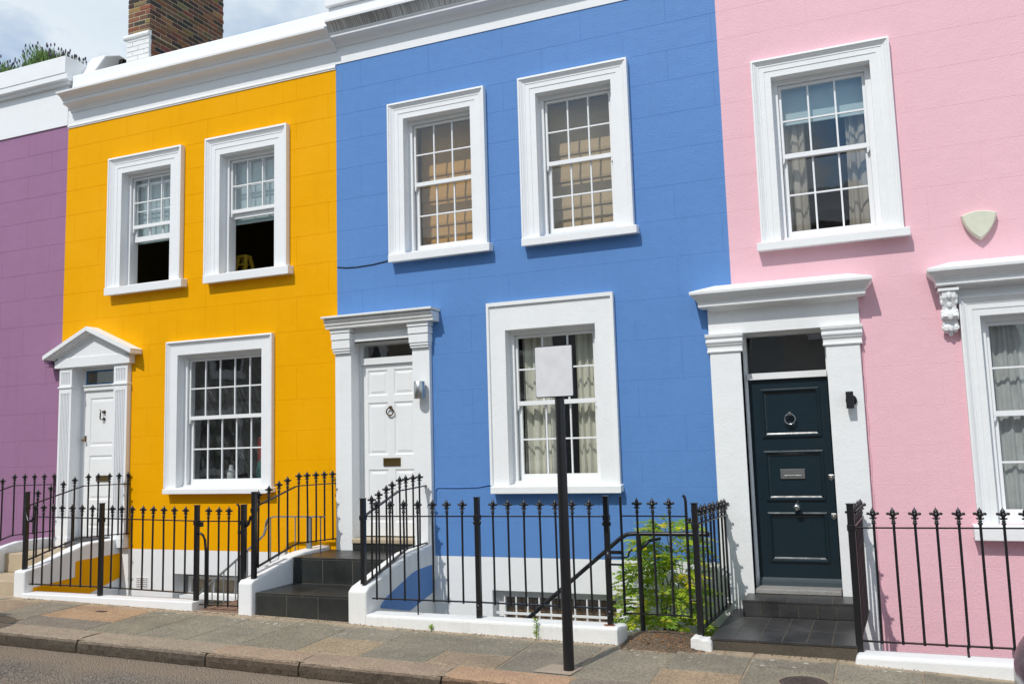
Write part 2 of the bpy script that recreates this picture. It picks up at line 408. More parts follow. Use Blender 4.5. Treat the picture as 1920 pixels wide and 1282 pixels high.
M['carglass'] = plain('tinted_car_glass', (.012, .015, .018), .05)
M['rubber'] = plain('tyre_rubber', (.02, .02, .02), .8)
M['lamp_red'] = plain('red_lamp_plastic', (.35, .02, .02), .2)
M['lamp_clear'] = plain('clear_lamp_plastic', (.6, .6, .6), .1)

# ------------------------------------------------------------------ ground, pavement, road
GX = [-60, -16, -9.8, -7, -5.05, -2.2, -.33, .78, 4, 40]; GZ = [.55, .26, .16, .112, .078, .032, .012, -.045, -.15, -.6]
def zg(x, y=-1.45): return interp(x, GX, GZ) - .022*(-1.45 - y)
KY0, KY1 = -2.51, -2.82            # kerb stones between these
KJ = [-16, -14.4, -12.9, -11.2, -9.7, -8.45, -7.19, -5.65, -4.66, -3.32, -2.3, -1.05, .25, 1.5, 2.8, 4.2, 5.6]
def rz(x, y): # road surface
    d = -(y + 2.82)
    return zg(x, -2.82) - .125 + .035*min(d, 2.6)/2.6 - .035*max(0, d-2.6)/2.6
xs = sorted(set([-60, -40, -25, 8, 15, 25, 40] + [round(-16+.5*i, 2) for i in range(45)]))
b = MB(); ys = [-2.76, -3.1, -3.6, -4.4, -5.4, -6.4, -7.4, -8.1]
for i in range(len(xs)-1):
    for j in range(len(ys)-1):
        q = [(xs[i], ys[j]), (xs[i], ys[j+1]), (xs[i+1], ys[j+1]), (xs[i+1], ys[j])]
        b.add([(x, y, rz(x, y)) for x, y in q], [(0, 1, 2, 3)], True)
tag(b.build('road', M['asphalt']), kind='structure')
b = MB()
for i in range(len(xs)-1):
    q = [(xs[i], -8.1), (xs[i], -10.9), (xs[i+1], -10.9), (xs[i+1], -8.1)]
    b.add([(x, y, rz(x, -8.1)+.12) for x, y in q], [(0, 1, 2, 3)])
    q = [(xs[i], -8.1), (xs[i+1], -8.1)]
    b.add([(q[0][0], -8.1, rz(q[0][0], -8.1)-.05), (q[1][0], -8.1, rz(q[1][0], -8.1)-.05), (q[1][0], -8.1, rz(q[1][0], -8.1)+.12), (q[0][0], -8.1, rz(q[0][0], -8.1)+.12)], [(0, 3, 2, 1)])
b.c = (1, 1, 1)
tag(b.build('far_pavement', M['concrete']), kind='structure')
MB().add([(-300, -300, -2.6), (300, -300, -2.6), (300, 300, -2.6), (-300, 300, -2.6)], [(0, 1, 2, 3)]).build('ground', M['concrete'])
tag(bpy.data.objects['ground'], kind='structure')

def slab(b, x0, x1, y0, y1, th=.05, zoff=0, gap=.006, ch=.006, jit=.003):
    """one paving stone lying on the slope, chamfered"""
    x0 += gap; x1 -= gap; y0 += gap; y1 -= gap
    dz = random.uniform(-jit, jit); tx = random.uniform(-1, 1)*.002
    def Z(x, y): return zg(x, y) + zoff + dz + tx*(x-x0)
    t = [(x0+ch, y0+ch), (x1-ch, y0+ch), (x1-ch, y1-ch), (x0+ch, y1-ch)]; o = [(x0, y0), (x1, y0), (x1, y1), (x0, y1)]
    vs = [(x, y, Z(x, y)) for x, y in t] + [(x, y, Z(x, y)-ch) for x, y in o] + [(x, y, Z(x, y)-th) for x, y in o]
    fs = [(0, 1, 2, 3)] + [(4+i, 4+(i+1) % 4, (i+1) % 4, i) for i in range(4)] + [(8+i, 8+(i+1) % 4, 4+(i+1) % 4, 4+i) for i in range(4)]
    b.add(vs, fs)
b = MB()
cols = []
x = -15.9
jx = [-15.9, -15.2, -14.5, -13.8, -13.15, -12.5, -11.8, -11.1, -10.4, -9.75, -9.1, -8.52, -7.45, -6.8, -6.16, -5.55, -4.92, -4.28, -3.63, -2.99, -2.36, -1.73, -1.1, -.45, .16, .8, 1.45, 2.1, 2.75, 3.4, 4.05, 4.7]
GREY = [(.92, .95, .93), (.80, .82, .80), (.98, .98, .95), (.86, .88, .84), (.74, .76, .76)]; BROWN = [(1.3, 1.08, .9), (1.2, 1.03, .88), (1.1, 1.0, .88)]
cut = {-8.52: [(-2.14, (1.5, 1.12, .85)), (-2.51, (.8, .78, .8))], -9.1: [(-2.3, GREY[2]), (-2.51, (1.3, 1.1, .92))], -4.92: [(-2.0, GREY[0]), (-2.51, (1.22, 1.08, .9))],
       -3.63: [(-2.12, GREY[1]), (-2.51, BROWN[1])], -2.99: [(-1.82, GREY[1]), (-2.51, (.84, .83, .83))], -5.55: [(-1.68, GREY[0]), (-2.51, GREY[3])]}
for i in range(len(jx)-1):
    x0, x1 = jx[i], jx[i+1]; y = -1.40
    cc = cut.get(x0)
    if not cc:
        k = random.random()
        if k < .6: cc = [(-2.51, random.choice(GREY))]
        else: cc = [(random.uniform(-2.2, -1.85), random.choice(GREY)), (-2.51, random.choice(GREY + BROWN[:1]))]
        if random.random() < .12: cc[-1] = (cc[-1][0], random.choice(BROWN))
    for ye, c in cc:
        b.c = c; slab(b, x0, x1, ye, y); y = ye
tag(b.build('pavement', M['paving']), kind='structure')
# bedding mortar showing in the joints
b = MB()
for i in range(len(xs)-1):
    if xs[i] < -16 or xs[i+1] > 6: continue
    q = [(xs[i], -1.2), (xs[i], -2.8), (xs[i+1], -2.8), (xs[i+1], -1.2)]
    b.add([(x, y, zg(x, y)-.0055) for x, y in q], [(0, 1, 2, 3)])
tag(b.build('pavement_bed', M['mortar']), kind='structure')
b = MB()
kc = [(.95, .95, .92), (1.1, 1.0, .9), (.9, .92, .9), (1.15, 1.05, .92), (1.1, 1.02, .95), (.98, .98, .95), (1.0, 1.0, .96), (1.08, .98, .88), (1.0, .93, .86), (1.28, 1.02, .82), (.75, .78, .8), (.8, .82, .84), (1.2, 1.0, .85), (.9, .92, .9), (1, 1, 1), (1, 1, 1)]
for i in range(len(KJ)-1):
    x0, x1 = KJ[i]+.008, KJ[i+1]-.008; n = max(8, int((x1-x0)/.05)); rnd = random.Random(i+3); off = rnd.uniform(-.012, .012); dzs = rnd.uniform(-.004, .004)
    prof = [(KY0-.004, -.06), (KY0-.004, -.006), (KY0-.014, 0), (-2.62, .003), (-2.72, .002), (-2.785, -.003), (-2.812, -.010), (-2.826, -.028), (-2.832, -.07), (-2.83, -.11), (-2.82, -.16)]
    rows = []
    for k in range(n+1):
        x = lerp(x0, x1, k/n); e = max(0, 1-min(k, n-k)/1.2)
        rows.append([(x, y + (off + rnd.uniform(-.006, .006))*(1 if j > 3 else 0) + (.012*e if j > 5 else 0), zg(x, y)+dz+dzs+(rnd.uniform(-.003, .003) if 2 < j < 9 else 0) - (.006*e if 1 < j < 8 else 0)) for j, (y, dz) in enumerate(prof)])
    m_ = len(prof); b.c = kc[i % len(kc)]
    vs = [p for r in rows for p in r]
    base_c = b.c
    for k in range(n):
        for j in range(m_-1):
            g = 1.0 if j < 6 else (.5 if j == 6 else .25)*rnd.uniform(.85, 1.15)      # the street face is black with road dirt
            b.c = tuple(q*g for q in base_c)
            b.add([vs[k*m_+j], vs[k*m_+j+1], vs[(k+1)*m_+j+1], vs[(k+1)*m_+j]], [(0, 1, 2, 3)], True)
    b.c = tuple(q*.4 for q in base_c); b.add(rows[0], [tuple(range(m_))[::-1]]); b.add(rows[-1], [tuple(range(m_))])
tag(b.build('kerb', M['kerb']), kind='structure')
b = MB()
for x0, x1 in ((-16, -11.05), (-9.6, -6.44), (-4.82, -1.47), (-.3, 4.6)):
    b.add([(x0, -1.3, -1.9), (x1, -1.3, -1.9), (x1, .0, -1.9), (x0, .0, -1.9)], [(0, 1, 2, 3)])
tag(b.build('basement_area_floor', M['concrete']), kind='structure')

# ------------------------------------------------------------------ houses
ROWS = [6.335, 6.02, 5.68, 5.31, 4.91, 4.515, 4.14, 3.735, 3.30, 2.87, 2.44, 2.05, 1.68, 1.31, .937, .57, .19, -.2, -.58, -.95, -1.3]
def joints(row):
    off = -9.66 if row % 2 == 0 else -10.147
    return [off + .974*k for k in range(-8, 18)]
def wall_cells(b, x0, x1, z0, z1, holes, grooved=True, depth=.3, y=0.0, g=.003, gd=.003, reveal=True, grow=0.0):
    """front wall with openings; ashlar joints scored into the render as V grooves"""
    if grow: holes = [(max(x0, h[0]-grow), min(x1, h[1]+grow), h[2]-grow, h[3]+grow) for h in holes]
    zb = sorted(set([z0, z1] + [h[2] for h in holes if z0 < h[2] < z1] + [h[3] for h in holes if z0 < h[3] < z1] + ([r for r in ROWS if z0+.02 < r < z1-.02] if grooved else [])))
    for za, zc in zip(zb[:-1], zb[1:]):
        zm = (za+zc)/2; r = sum(1 for q in ROWS if q > zm)
        js = [j for j in joints(r) if x0+.03 < j < x1-.03] if grooved else []
        gone = set(j for j in js if random.random() < .22)      # some of the upright joints are painted over
        hs = [h for h in holes if h[2] < zm < h[3]]
        xb = sorted(set([x0, x1] + js + [h[0] for h in hs] + [h[1] for h in hs]))
        for xa, xc in zip(xb[:-1], xb[1:]):
            xm = (xa+xc)/2
            if any(h[0] < xm < h[1] for h in hs): continue
            L = g*.6 if xa in js and xa not in gone else 0; R = g*.6 if xc in js and xc not in gone else 0
            B = g if (grooved and za in ROWS) else 0; T = g if (grooved and zc in ROWS) else 0
            o = [(xa, y+(gd if (L or B) else 0), za), (xc, y+(gd if (R or B) else 0), za), (xc, y+(gd if (R or T) else 0), zc), (xa, y+(gd if (L or T) else 0), zc)]
            # corners that touch a groove sink with it, straight edges stay
            i_ = [(xa+L, y, za+B), (xc-R, y, za+B), (xc-R, y, zc-T), (xa+L, y, zc-T)]
            if not (L or R or B or T):
                b.add(i_, [(0, 1, 2, 3)]); continue
            b.add(i_, [(0, 1, 2, 3)])
            if B: b.add([(xa, y+gd, za), (xc, y+gd, za), i_[1], i_[0]], [(0, 1, 2, 3)])
            if T: b.add([i_[3], i_[2], (xc, y+gd, zc), (xa, y+gd, zc)], [(0, 1, 2, 3)])
            if L: b.add([(xa, y+gd, za), i_[0], i_[3], (xa, y+gd, zc)], [(0, 1, 2, 3)])
            if R: b.add([i_[1], (xc, y+gd, za), (xc, y+gd, zc), i_[2]], [(0, 1, 2, 3)])
    if reveal:
        for (a, c, d, e) in holes:
            d2, e2 = max(d, z0), min(e, z1)
            if d2 >= e2: continue
            if a > x0+1e-6: b.add([(a, y, d2), (a, y+depth, d2), (a, y+depth, e2), (a, y, e2)], [(0, 1, 2, 3)])
            if c < x1-1e-6: b.add([(c, y, d2), (c, y, e2), (c, y+depth, e2), (c, y+depth, d2)], [(0, 1, 2, 3)])
            if e <= z1: b.add([(a, y, e), (a, y+depth, e), (c, y+depth, e), (c, y, e)], [(0, 1, 2, 3)])
            if d >= z0: b.add([(a, y, d), (c, y, d), (c, y+depth, d), (a, y+depth, d)], [(0, 1, 2, 3)])
def room(b, x0, x1, z0, z1, holes, y0=.302, y1=3.2):
    """inside faces of the rooms behind the front wall"""
    for (a, c, d, e) in ((x0, x1, z0, z1),):
        b.add([(a, y1, d), (c, y1, d), (c, y1, e), (a, y1, e)], [(0, 1, 2, 3)])
        b.add([(a, y0, d), (a, y1, d), (a, y1, e), (a, y0, e)], [(0, 1, 2, 3)])
        b.add([(c, y0, d), (c, y0, e), (c, y1, e), (c, y1, d)], [(0, 1, 2, 3)])
        b.add([(a, y0, d), (c, y0, d), (c, y1, d), (a, y1, d)], [(0, 1, 2, 3)])
        b.add([(a, y0, e), (a, y1, e), (c, y1, e), (c, y0, e)], [(0, 1, 2, 3)])
    wall_cells(b, x0, x1, z0, z1, [h for h in holes], False, 0, y0, reveal=False)
GRP = 'terraced houses in the painted row'
ARCH1 = [(0, 0), (0, -.062), (.022, -.066), (.026, -.054), (.036, -.052), (.05, -.040), (.066, -.030), (.078, -.030), (.082, -.024), (.132, -.024), (.136, -.017), (.2, -.017), (.2, .1)]
ARCH1 = [(d, y-.012 if 0 < i < len(ARCH1)-1 else y) for i, (d, y) in enumerate(ARCH1)]
ARCHY = [(0, 0), (0, -.06), (.02, -.066), (.024, -.054), (.034, -.05), (.05, -.036), (.06, -.034), (.064, -.03), (.18, -.03), (.18, .1)]
ARCHB = [(0, 0), (0, -.06), (.028, -.06), (.03, -.036), (.219, -.036), (.219, .1)]
def window(parent, op, out, arch, st, sill, nx, rec=.10, low_open=0.0, meet=None, mat='white', frame='gloss', ny=(2, 2), fr=.05):
    """sash window: box frame + architrave + sill + two sashes + panes. op = front opening, out = outer architrave x0,x1,z1"""
    x0, x1, z0, z1 = op
    w = MB()
    w.arch(x0, x1, z0, z1, [(-.06, rec), (fr, rec), (fr, rec+.03), (fr-.012, rec+.03), (fr-.012, rec+.16), (-.06, rec+.16)])
    w.prism([(rec-.02, z0-.0), (rec-.02, z0+.028), (rec+.16, z0+.045), (rec+.16, z0-.06), (rec, z0-.06)], 'x', x0-.05, x1+.05)   # timber sill
    win = w.build('window', M[frame], parent, .002, 1)
    st = (out[2]-z1)/arch[-2][0]
    a = MB().arch(out[0], out[1], sill[4]-.004, out[2], arch, st); a.build('architrave', M[mat], win)
    s = MB()
    sx0, sx1, sy0, sz0, sz1 = sill
    s.prism([(.02, sz0+.012), (sy0+.012, sz0+.012), (sy0+.012, sz0), (sy0, sz0), (sy0, sz1-.012), (rec-.022, sz1+.012), (rec-.022, sz0+.012)], 'x', sx0, sx1)
    s.build('sill', M[mat], win, .006, 2)
    m = meet if meet else (z0+z1)/2
    xa, xb = x0+fr, x1-fr; top = z1-fr*st if False else z1-fr
    u = MB(); up = u.sash(xa, xb, m, top, rec+.035, nx, ny[0], .03, .035, .05)
    # sash horns
    for hx in (xa, xb-.03): u.prism([(hx, m), (hx+.03, m), (hx+.024, m-.03), (hx+.012, m-.05), (hx, m-.055)], 'y', rec+.037, rec+.068)
    us = u.build('upper_sash', M[frame], win, .002, 1)
    MB().box(up[0], up[1], rec+.048, rec+.052, up[2], up[3]).build('pane', M['glass'], win)
    l = MB(); lo = l.sash(xa, xb, z0+.03+low_open, m+.04+low_open, rec+.078, nx, ny[1], .045, .035, .075)
    l.build('lower_sash', M[frame], win, .002, 1)
    MB().box(lo[0], lo[1], rec+.091, rec+.095, lo[2], lo[3]).build('pane', M['glass'], win)
    return win
def panel_door(parent, x0, x1, z0, z1, y, panels, mat, bolection=False, th=.05):
    b = MB()
    wall_cells(b, x0, x1, z0, z1, panels, False, .02, y, reveal=False)
    b.add([(x0, y, z0), (x0, y+th, z0), (x0, y+th, z1), (x0, y, z1)], [(0, 1, 2, 3)]); b.add([(x1, y, z0), (x1, y, z1), (x1, y+th, z1), (x1, y+th, z0)], [(0, 1, 2, 3)])
    b.add([(x0, y, z1), (x0, y+th, z1), (x1, y+th, z1), (x1, y, z1)], [(0, 1, 2, 3)])
    for (a, c, d, e) in panels:
        if bolection: pr = [(0, 0), (0, -.012), (.012, -.02), (.022, -.02), (.034, -.008), (.036, .006), (.05, .012)]
        else: pr = [(0, 0), (.006, .002), (.016, .012), (.03, .012), (.056, .004)]
        b.arch(a, c, d, e, pr, 1.0, True, y)
        q = pr[-1]; b.add([(a+q[0], y+q[1], d+q[0]), (c-q[0], y+q[1], d+q[0]), (c-q[0], y+q[1], e-q[0]), (a+q[0], y+q[1], e-q[0])], [(0, 1, 2, 3)])
    return b.build('door', mat, parent)
def curtain(name, x0, x1, z0, z1, y, mat, label, folds=5, amp=.03, flare=0.0, seed=1, cat='curtain', group=None):
    rnd = random.Random(seed); n = folds*10; m = 8; vs = []; fs = []
    ph = [rnd.uniform(-.4, .4) for _ in range(folds+1)]
    for j in range(m+1):
        t = j/m
        for i in range(n+1):
            s_ = i/n; a = s_*folds*2*pi
            x = lerp(x0, x1, s_) + flare*(s_-.5)*(1-t)*.5
            vs.append((x + .008*sin(a*.5+t*3), y + amp*(.6+.4*(1-t))*sin(a + ph[int(s_*folds)]*.6 + t*.5) + .01*sin(a*2.3+seed), lerp(z0, z1, t)))
    for j in range(m):
        for i in range(n): fs.append((j*(n+1)+i, j*(n+1)+i+1, (j+1)*(n+1)+i+1, (j+1)*(n+1)+i))
    b = MB().add(vs, fs, True)
    return tag(b.build(name, mat, None, solid=.003, origin=((x0+x1)/2, y, z0)) if False else b.build(name, mat, None, origin=((x0+x1)/2, y, z0)), label, cat, group)
def roof_and_back(house, x0, x1, zt, mat):
    MB().box(x0+.002, x1-.002, 3.3, 8.0, -1.9, zt).build('rear_wall', mat, house)
    MB().add([(x0, .35, zt-.25), (x1, .35, zt-.25), (x1, 8, zt+.05), (x0, 8, zt+.05)], [(0, 1, 2, 3)]).build('roof', M['roofslate'], house)

# ---- yellow house
YX0, YX1 = -10.81, -6.128
yh = empty('terraced_house', (-8.2, 0, 0), 'bright yellow terraced house with pedimented white door and brick chimney', 'house', GRP)
YOP = [(-9.71, -8.805, 4.165, 5.79), (-7.96, -7.06, 4.165, 5.79), (-8.635, -7.255, 1.36, 3.12)]
YD = (-10.52, -9.73, .55, 3.06)
b = MB(); wall_cells(b, YX0, YX1, .56, 6.635, [tuple(h) for h in YOP] + [(-10.53, -9.72, .5, 3.075)], grow=.008)
b.build('wall', M['yellow'], yh)
YB = (-8.69, -7.4, -.75, .25)
b = MB(); wall_cells(b, YX0, YX1, -1.9, .56, [YB], False, grow=.004); b.build('plinth', M['white'], yh)
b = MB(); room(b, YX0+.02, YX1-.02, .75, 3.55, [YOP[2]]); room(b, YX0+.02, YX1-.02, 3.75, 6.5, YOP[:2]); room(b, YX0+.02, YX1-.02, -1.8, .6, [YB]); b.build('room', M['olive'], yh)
for a, o, sl in (((-9.71, -8.805, 4.165, 5.79), (-9.93, -8.592, 6.02), (-9.905, -8.52, -.115, 4.03, 4.15)), ((-7.96, -7.06, 4.165, 5.79), (-8.182, -6.845, 6.03), (-8.155, -6.785, -.115, 4.03, 4.15))):
    ar = [(d*.221/.2, y) for d, y in ARCH1]
    window(yh, a, o, ar, 1.04, sl, 3, low_open=.62 if a[0] < -9 else .74, meet=5.0)
window(yh, YOP[2], (-8.82, -7.078, 3.304), ARCHY, 1.02, (-8.79, -7.06, -.115, 1.285, 1.36), 5, meet=2.25)
# frieze, cornice, parapet
b = MB(); b.box(YX0, YX1, -.012, .3, 6.635, 6.90); b.mould(YX0, YX1, [(-.012, 6.65), (-.022, 6.655), (-.022, 6.672), (-.012, 6.685)]); b.build('frieze', M['white'], yh)
CORN = [(-.012, 6.86), (-.030, 6.863), (-.036, 6.885), (-.055, 6.91), (-.09, 6.93), (-.135, 6.94), (-.16, 6.942), (-.17, 6.955), (-.17, 6.99), (-.182, 6.992), (-.186, 7.0), (-.20, 7.02), (-.235, 7.045), (-.275, 7.056), (-.292, 7.058), (-.295, 7.085), (-.10, 7.17), (-.06, 7.19), (0, 7.19)]
b = MB(); b.mould(-10.745, -6.102, CORN); b.build('cornice', M['white'], yh)
b = MB(); b.prism([(-.06, 7.15), (-.055, 7.40), (-.02, 7.43), (.25, 7.42), (.3, 7.2), (.3, 6.9), (.0, 6.9)], 'x', -10.70, -6.105); b.build('parapet', M['white'], yh, .015, 2)
b = MB(); b.prism([(.2, 7.3), (.1, 7.46), (.35, 7.86), (.62, 7.98), (1.2, 7.93), (1.6, 7.7), (1.6, 7.2)], 'x', -10.78, -10.50); b.build('party_wall_coping', M['white'], yh, .02)
b = MB(); b.prism([(.5, 7.3), (.62, 7.90), (1.2, 7.86), (1.6, 7.6), (1.6, 7.2)], 'x', -10.497, -10.42)
b.c = (.16, .11, .075); b.build('party_wall', M['brick'], yh)
roof_and_back(yh, YX0, YX1, 7.2, M['yellow'])
# chimney: brick by brick
b = MB(); rnd = random.Random(5)
CX0, CX1, CY0, CY1 = -10.0, -9.57, .3, 1.89
BR = [(.25, .09, .045), (.20, .08, .045), (.11, .06, .04), (.06, .042, .036), (.045, .036, .034), (.26, .14, .06), (.31, .19, .08), (.2, .115, .06), (.29, .115, .055), (.15, .09, .055)]
b.c = (.50, .40, .27); b.box(CX0+.006, CX1-.006, CY0+.006, CY1-.006, 7.3, 9.9)
def brickface(b, colour):
    z = 8.02 if not colour else 8.03; k = 0
    z, ztop = (7.4, 7.97) if not colour else (8.015, 9.9)
    while z < ztop:
        off = 0 if k % 2 else .055
        h = .061
        # front face
        xx = CX0 - (0 if k % 2 else .11)
        while xx < CX1 - .01:
            a, c = max(CX0, xx), min(CX1, xx+.215)
            if c-a > .02:
                b.c = tuple(q*rnd.uniform(.75, 1.2) for q in rnd.choice(BR)) if colour else (.8, .8, .79)
                b.box(a, c, CY0 + rnd.uniform(-.003, .003), CY0+.05, z, z+h)
            xx += .225
        if True:
            yy = CY0 - (.11 if k % 2 else 0)
            while yy < CY1 - .01:
                a, c = max(CY0, yy), min(CY1, yy+.215)
                if c-a > .02:
                    t = (a-CY0)
                    b.c = tuple(q*rnd.uniform(.7, 1.2) for q in rnd.choice(BR if rnd.random() > .3 else BR[2:5]))
                    (b if colour else ch_low).c = b.c if colour else tuple(q*rnd.uniform(.7, 1.2) for q in rnd.choice(BR))
                    (b if colour else ch_low).box(CX1-.05, CX1 + rnd.uniform(-.003, .003), a, c, z, z+h)
                yy += .225
        z += .075; k += 1
ch_low = MB(); b2 = MB(); brickface(b2, False); b.v, b.f, b.sm, b.col = b.v, b.f, b.sm, b.col
brickface(b, True)
for f_, c_ in zip(ch_low.f, ch_low.col):
    b.c = c_; b.add([ch_low.v[i] for i in f_], [(0, 1, 2, 3)])
ch = b.build('chimney', M['brick'], yh, .004, 1)
b = MB(); b.c = (.8, .8, .79); b.box(CX0-.015, CX1+.004, CY0-.004, CY0+.03, 7.3, 7.98)
for f_, c_ in zip(b2.f, b2.col):
    b.c = c_; b.add([(p[0], p[1]-.012, p[2]) for p in (b2.v[i] for i in f_)], [(0, 1, 2, 3)])
b.c = (.8, .8, .79)
b.prism([(CY0-.035, 7.965), (CY0-.045, 7.99), (CY0-.035, 8.03), (CY0+.03, 8.05), (CY0+.03, 7.965)], 'x', CX0-.06, CX1+.012)
M['wbrick'] = paint('white_brick_paint', (1, 1, 1), .6, 60, .4, .006, tint=True)
b.build('painted_base', M['wbrick'], ch, .006, 2)
z0_, z1_ = .062, .191
vh = MB(); b = MB(); b.box(-9.31, -9.115, -.006, .01, z0_, z1_)
for i in range(7):
    for j in range(5): vh.box(-9.305+.027*i, -9.290+.027*i, -.0075, -.004, z0_+.008+.025*j, z0_+.020+.025*j)
vh.build('slots', M['dark'], b.build('air_vent', M['gloss'], yh))
# basement window of the yellow house
x0, x1, z0, z1 = YB
b = MB(); b.arch(x0, x1, z0, z1, [(-.02, .22), (.05, .22), (.05, .25), (-.02, .25)]); bw = b.build('window', M['greyiron'], yh)
MB().box(x0+.05, x1-.05, .285, .295, z0, z1).build('shutter', M['beige_stone'], bw)
b = MB(); b.sash(x0+.05, x1-.05, -.06, z1-.05, .225, 3, 1, .05, .04, .05, .03); b.build('casement', M['gloss'], bw)
MB().box(x0+.05, x1-.05, .24, .244, z0, z1-.04).build('pane', M['glass'], bw)
MB().box(x0-.02, x1+.02, .1, .22, -.075, -.035).build('sill', M['white'], bw)
# door surround
b = MB()
def fluted(b, xa, xb, z0, z1, y0=-.07, y1=.05, n=6):
    w = (xb-xa); m = w*.14; g = (w-2*m)/n; d = .016
    poly = [(xa, y1), (xa, y0)]
    for i in range(n):
        a = xa+m+g*i+g*.22; c = a+g*.56
        poly += [(a, y0), (a+g*.1, y0+d), (c-g*.1, y0+d), (c, y0)]
    poly += [(xb, y0), (xb, y1)]
    b.prism(poly, 'z', z0, z1)
sur = MB(); sur.arch(-10.522, -9.728, .58, 3.06, [(0, -.06), (0, .24)]).build if False else None
b = MB(); b.box(-10.70, -9.55, -.075, .05, 3.06, 3.13); b.box(-10.76, -10.745, 0, .01, 1, 1.01)
b.arch(-10.53, -9.72, .6, 3.075, [(0, .0), (0, .125), (.05, .125), (.05, .15), (-.02, .3)])
ysur = b.build('door_surround', M['white'], yh)
for xa, xb in ((-10.76, -10.52), (-9.73, -9.48)):
    b = MB(); b.box(xa, xb, -.07, .0, .70, .95); fluted(b, xa, xb, .95, 2.70); b.box(xa, xb, -.07, .05, 2.70, 2.765); b.box(xa-.012, xb+.012, -.085, .05, 2.775, 2.80); b.box(xa, xb, -.07, .05, 2.765, 2.775); b.box(xa, xb, -.07, .05, 2.80, 2.83)
    fluted(b, xa, xb, 2.83, 3.0); b.box(xa, xb, -.07, .05, 3.0, 3.062); b.box(xa-.01, xb+.01, -.08, .0, .58, .7)
    b.build('pilaster', M['white'], ysur, .002, 1)
PCX = -10.12
b = MB()
# pediment: flat base band, tympanum, raking cornice with mouldings, roof slope
b.prism([(-10.83, 3.062), (-9.42, 3.062), (-9.42, 3.19), (-9.46, 3.2), (-10.78, 3.2), (-10.83, 3.19)], 'y', -.10, .0)
b.prism([(-10.80, 3.2), (-9.44, 3.2), (PCX, 3.53)], 'y', -.085, 0)
def rake(b, hw, zb, za, t, y0, y1):
    for s_ in (-1, 1):
        b.prism([(PCX+s_*hw, zb), (PCX, za), (PCX, za+t), (PCX+s_*hw, zb+t)], 'y', y0, y1)
rake(b, .70, 3.16, 3.455, .05, -.10, -.085)
rake(b, .725, 3.17, 3.49, .035, -.12, 0); rake(b, .76, 3.175, 3.51, .03, -.16, 0); rake(b, .79, 3.175, 3.525, .03, -.185, 0); rake(b, .825, 3.18, 3.545, .055, -.21, 0)
b.build('pediment', M['white'], ysur, .003, 1)
b = MB(); rake(b, .83, 3.237, 3.602, .006, -.205, .0); b.build('pediment_capping', M['white'], ysur)
b = MB()
for k in range(3): b.box(-10.99+.018*k, -10.92+.03*k, -.17, -.0, 3.09+.045*(2-k), 3.125+.045*(2-k))
b.build('moulding_end', M['purple'], ysur)
yd = panel_door(yh, -10.48, -9.77, .70, 2.735, .14, [(-10.385, -9.855, 1.95, 2.63), (-10.385, -9.855, 1.20, 1.82), (-10.385, -9.855, .82, 1.08)], M['gloss'])
b = MB(); b.box(-10.482, -9.768, .11, .19, 2.737, 2.80); b.box(-10.482, -9.768, .09, .15, 2.80, 2.815)
fl = b.build('fanlight', M['gloss'], yh)
MB().box(-10.48, -9.77, .152, .156, 2.81, 3.05).build('pane', M['glass'], fl)
b = MB(); b.arch(-10.478, -9.772, 2.817, 3.024, [(0, .146), (.022, .146)], 1, True); b.build('masking_tape', M['tape'], fl)
b = MB(); kx = -10.11
b.lathe([(.024, 0), (.02, -.012), (.010, -.03), (.013, -.036), (.006, -.042)], (kx, .14, 2.425), 10, 'y'); b.lathe([(.022, 0), (.018, -.016), (.008, -.028)], (kx, .14, 2.325), 10, 'y')
b.tube([(kx, .108, 2.425), (kx-.026, .10, 2.438), (kx-.036, .10, 2.41), (kx-.032, .10, 2.385), (kx-.04, .10, 2.35), (kx-.028, .10, 2.32), (kx, .105, 2.322)], [.006, .007, .008, .010, .010, .008, .007], 8)
b.tube([(kx-.026, .10, 2.438), (kx-.045, .10, 2.458), (kx-.058, .10, 2.455)], .005, 6)
b.build('door_knocker', M['bronze'], yd)
b = MB(); b.box(-10.465, -10.44, .13, .14, 2.02, 2.10); b.lathe([(.010, 0), (.010, -.03), (.018, -.04), (.018, -.055), (.007, -.06)], (-10.452, .13, 2.04), 10, 'y'); b.build('door_handle', M['brass'], yd)
b = MB(); b.arch(-10.235, -9.99, 1.455, 1.54, [(0, .14), (.004, .128), (.022, .128), (.026, .136)], 1, True); b.box(-10.205, -10.02, .134, .14, 1.475, 1.52); b.build('letterbox', M['brass'], yd)

# ---- blue house
BX0, BX1 = -6.128, -1.324
bh = empty('terraced_house', (-3.6, 0, 0), 'blue terraced house with white six-panel door and flat white door hood', 'house', GRP)
BOP = [(-5.141, -4.235, 4.14, 5.806), (-3.405, -2.504, 4.14, 5.806), (-3.862, -2.803, 1.36, 3.09)]
BD = (-5.90, -5.05, .6, 3.10)
b = MB(); wall_cells(b, BX0, BX1, .562, 6.70, BOP + [BD], grow=.008, g=.0025, gd=.002); b.build('wall', M['blue'], bh)
BB = (-4.11, -2.63, -.75, .193)
b = MB(); wall_cells(b, BX0, BX1, -1.9, .562, [BB], False, grow=.008); b.build('plinth', M['white_rough'], bh)
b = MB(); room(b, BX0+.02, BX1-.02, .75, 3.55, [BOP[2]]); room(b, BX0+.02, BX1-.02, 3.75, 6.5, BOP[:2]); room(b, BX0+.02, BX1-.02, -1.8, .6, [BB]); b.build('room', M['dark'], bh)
for a, o, sl in ((BOP[0], (-5.345, -4.04, 6.005), (-5.33, -3.995, -.115, 4.015, 4.12)), (BOP[1], (-3.607, -2.308, 6.006), (-3.60, -2.265, -.115, 4.015, 4.115))):
    window(bh, a, o, ARCH1, 1.0, sl, 3, meet=4.975)
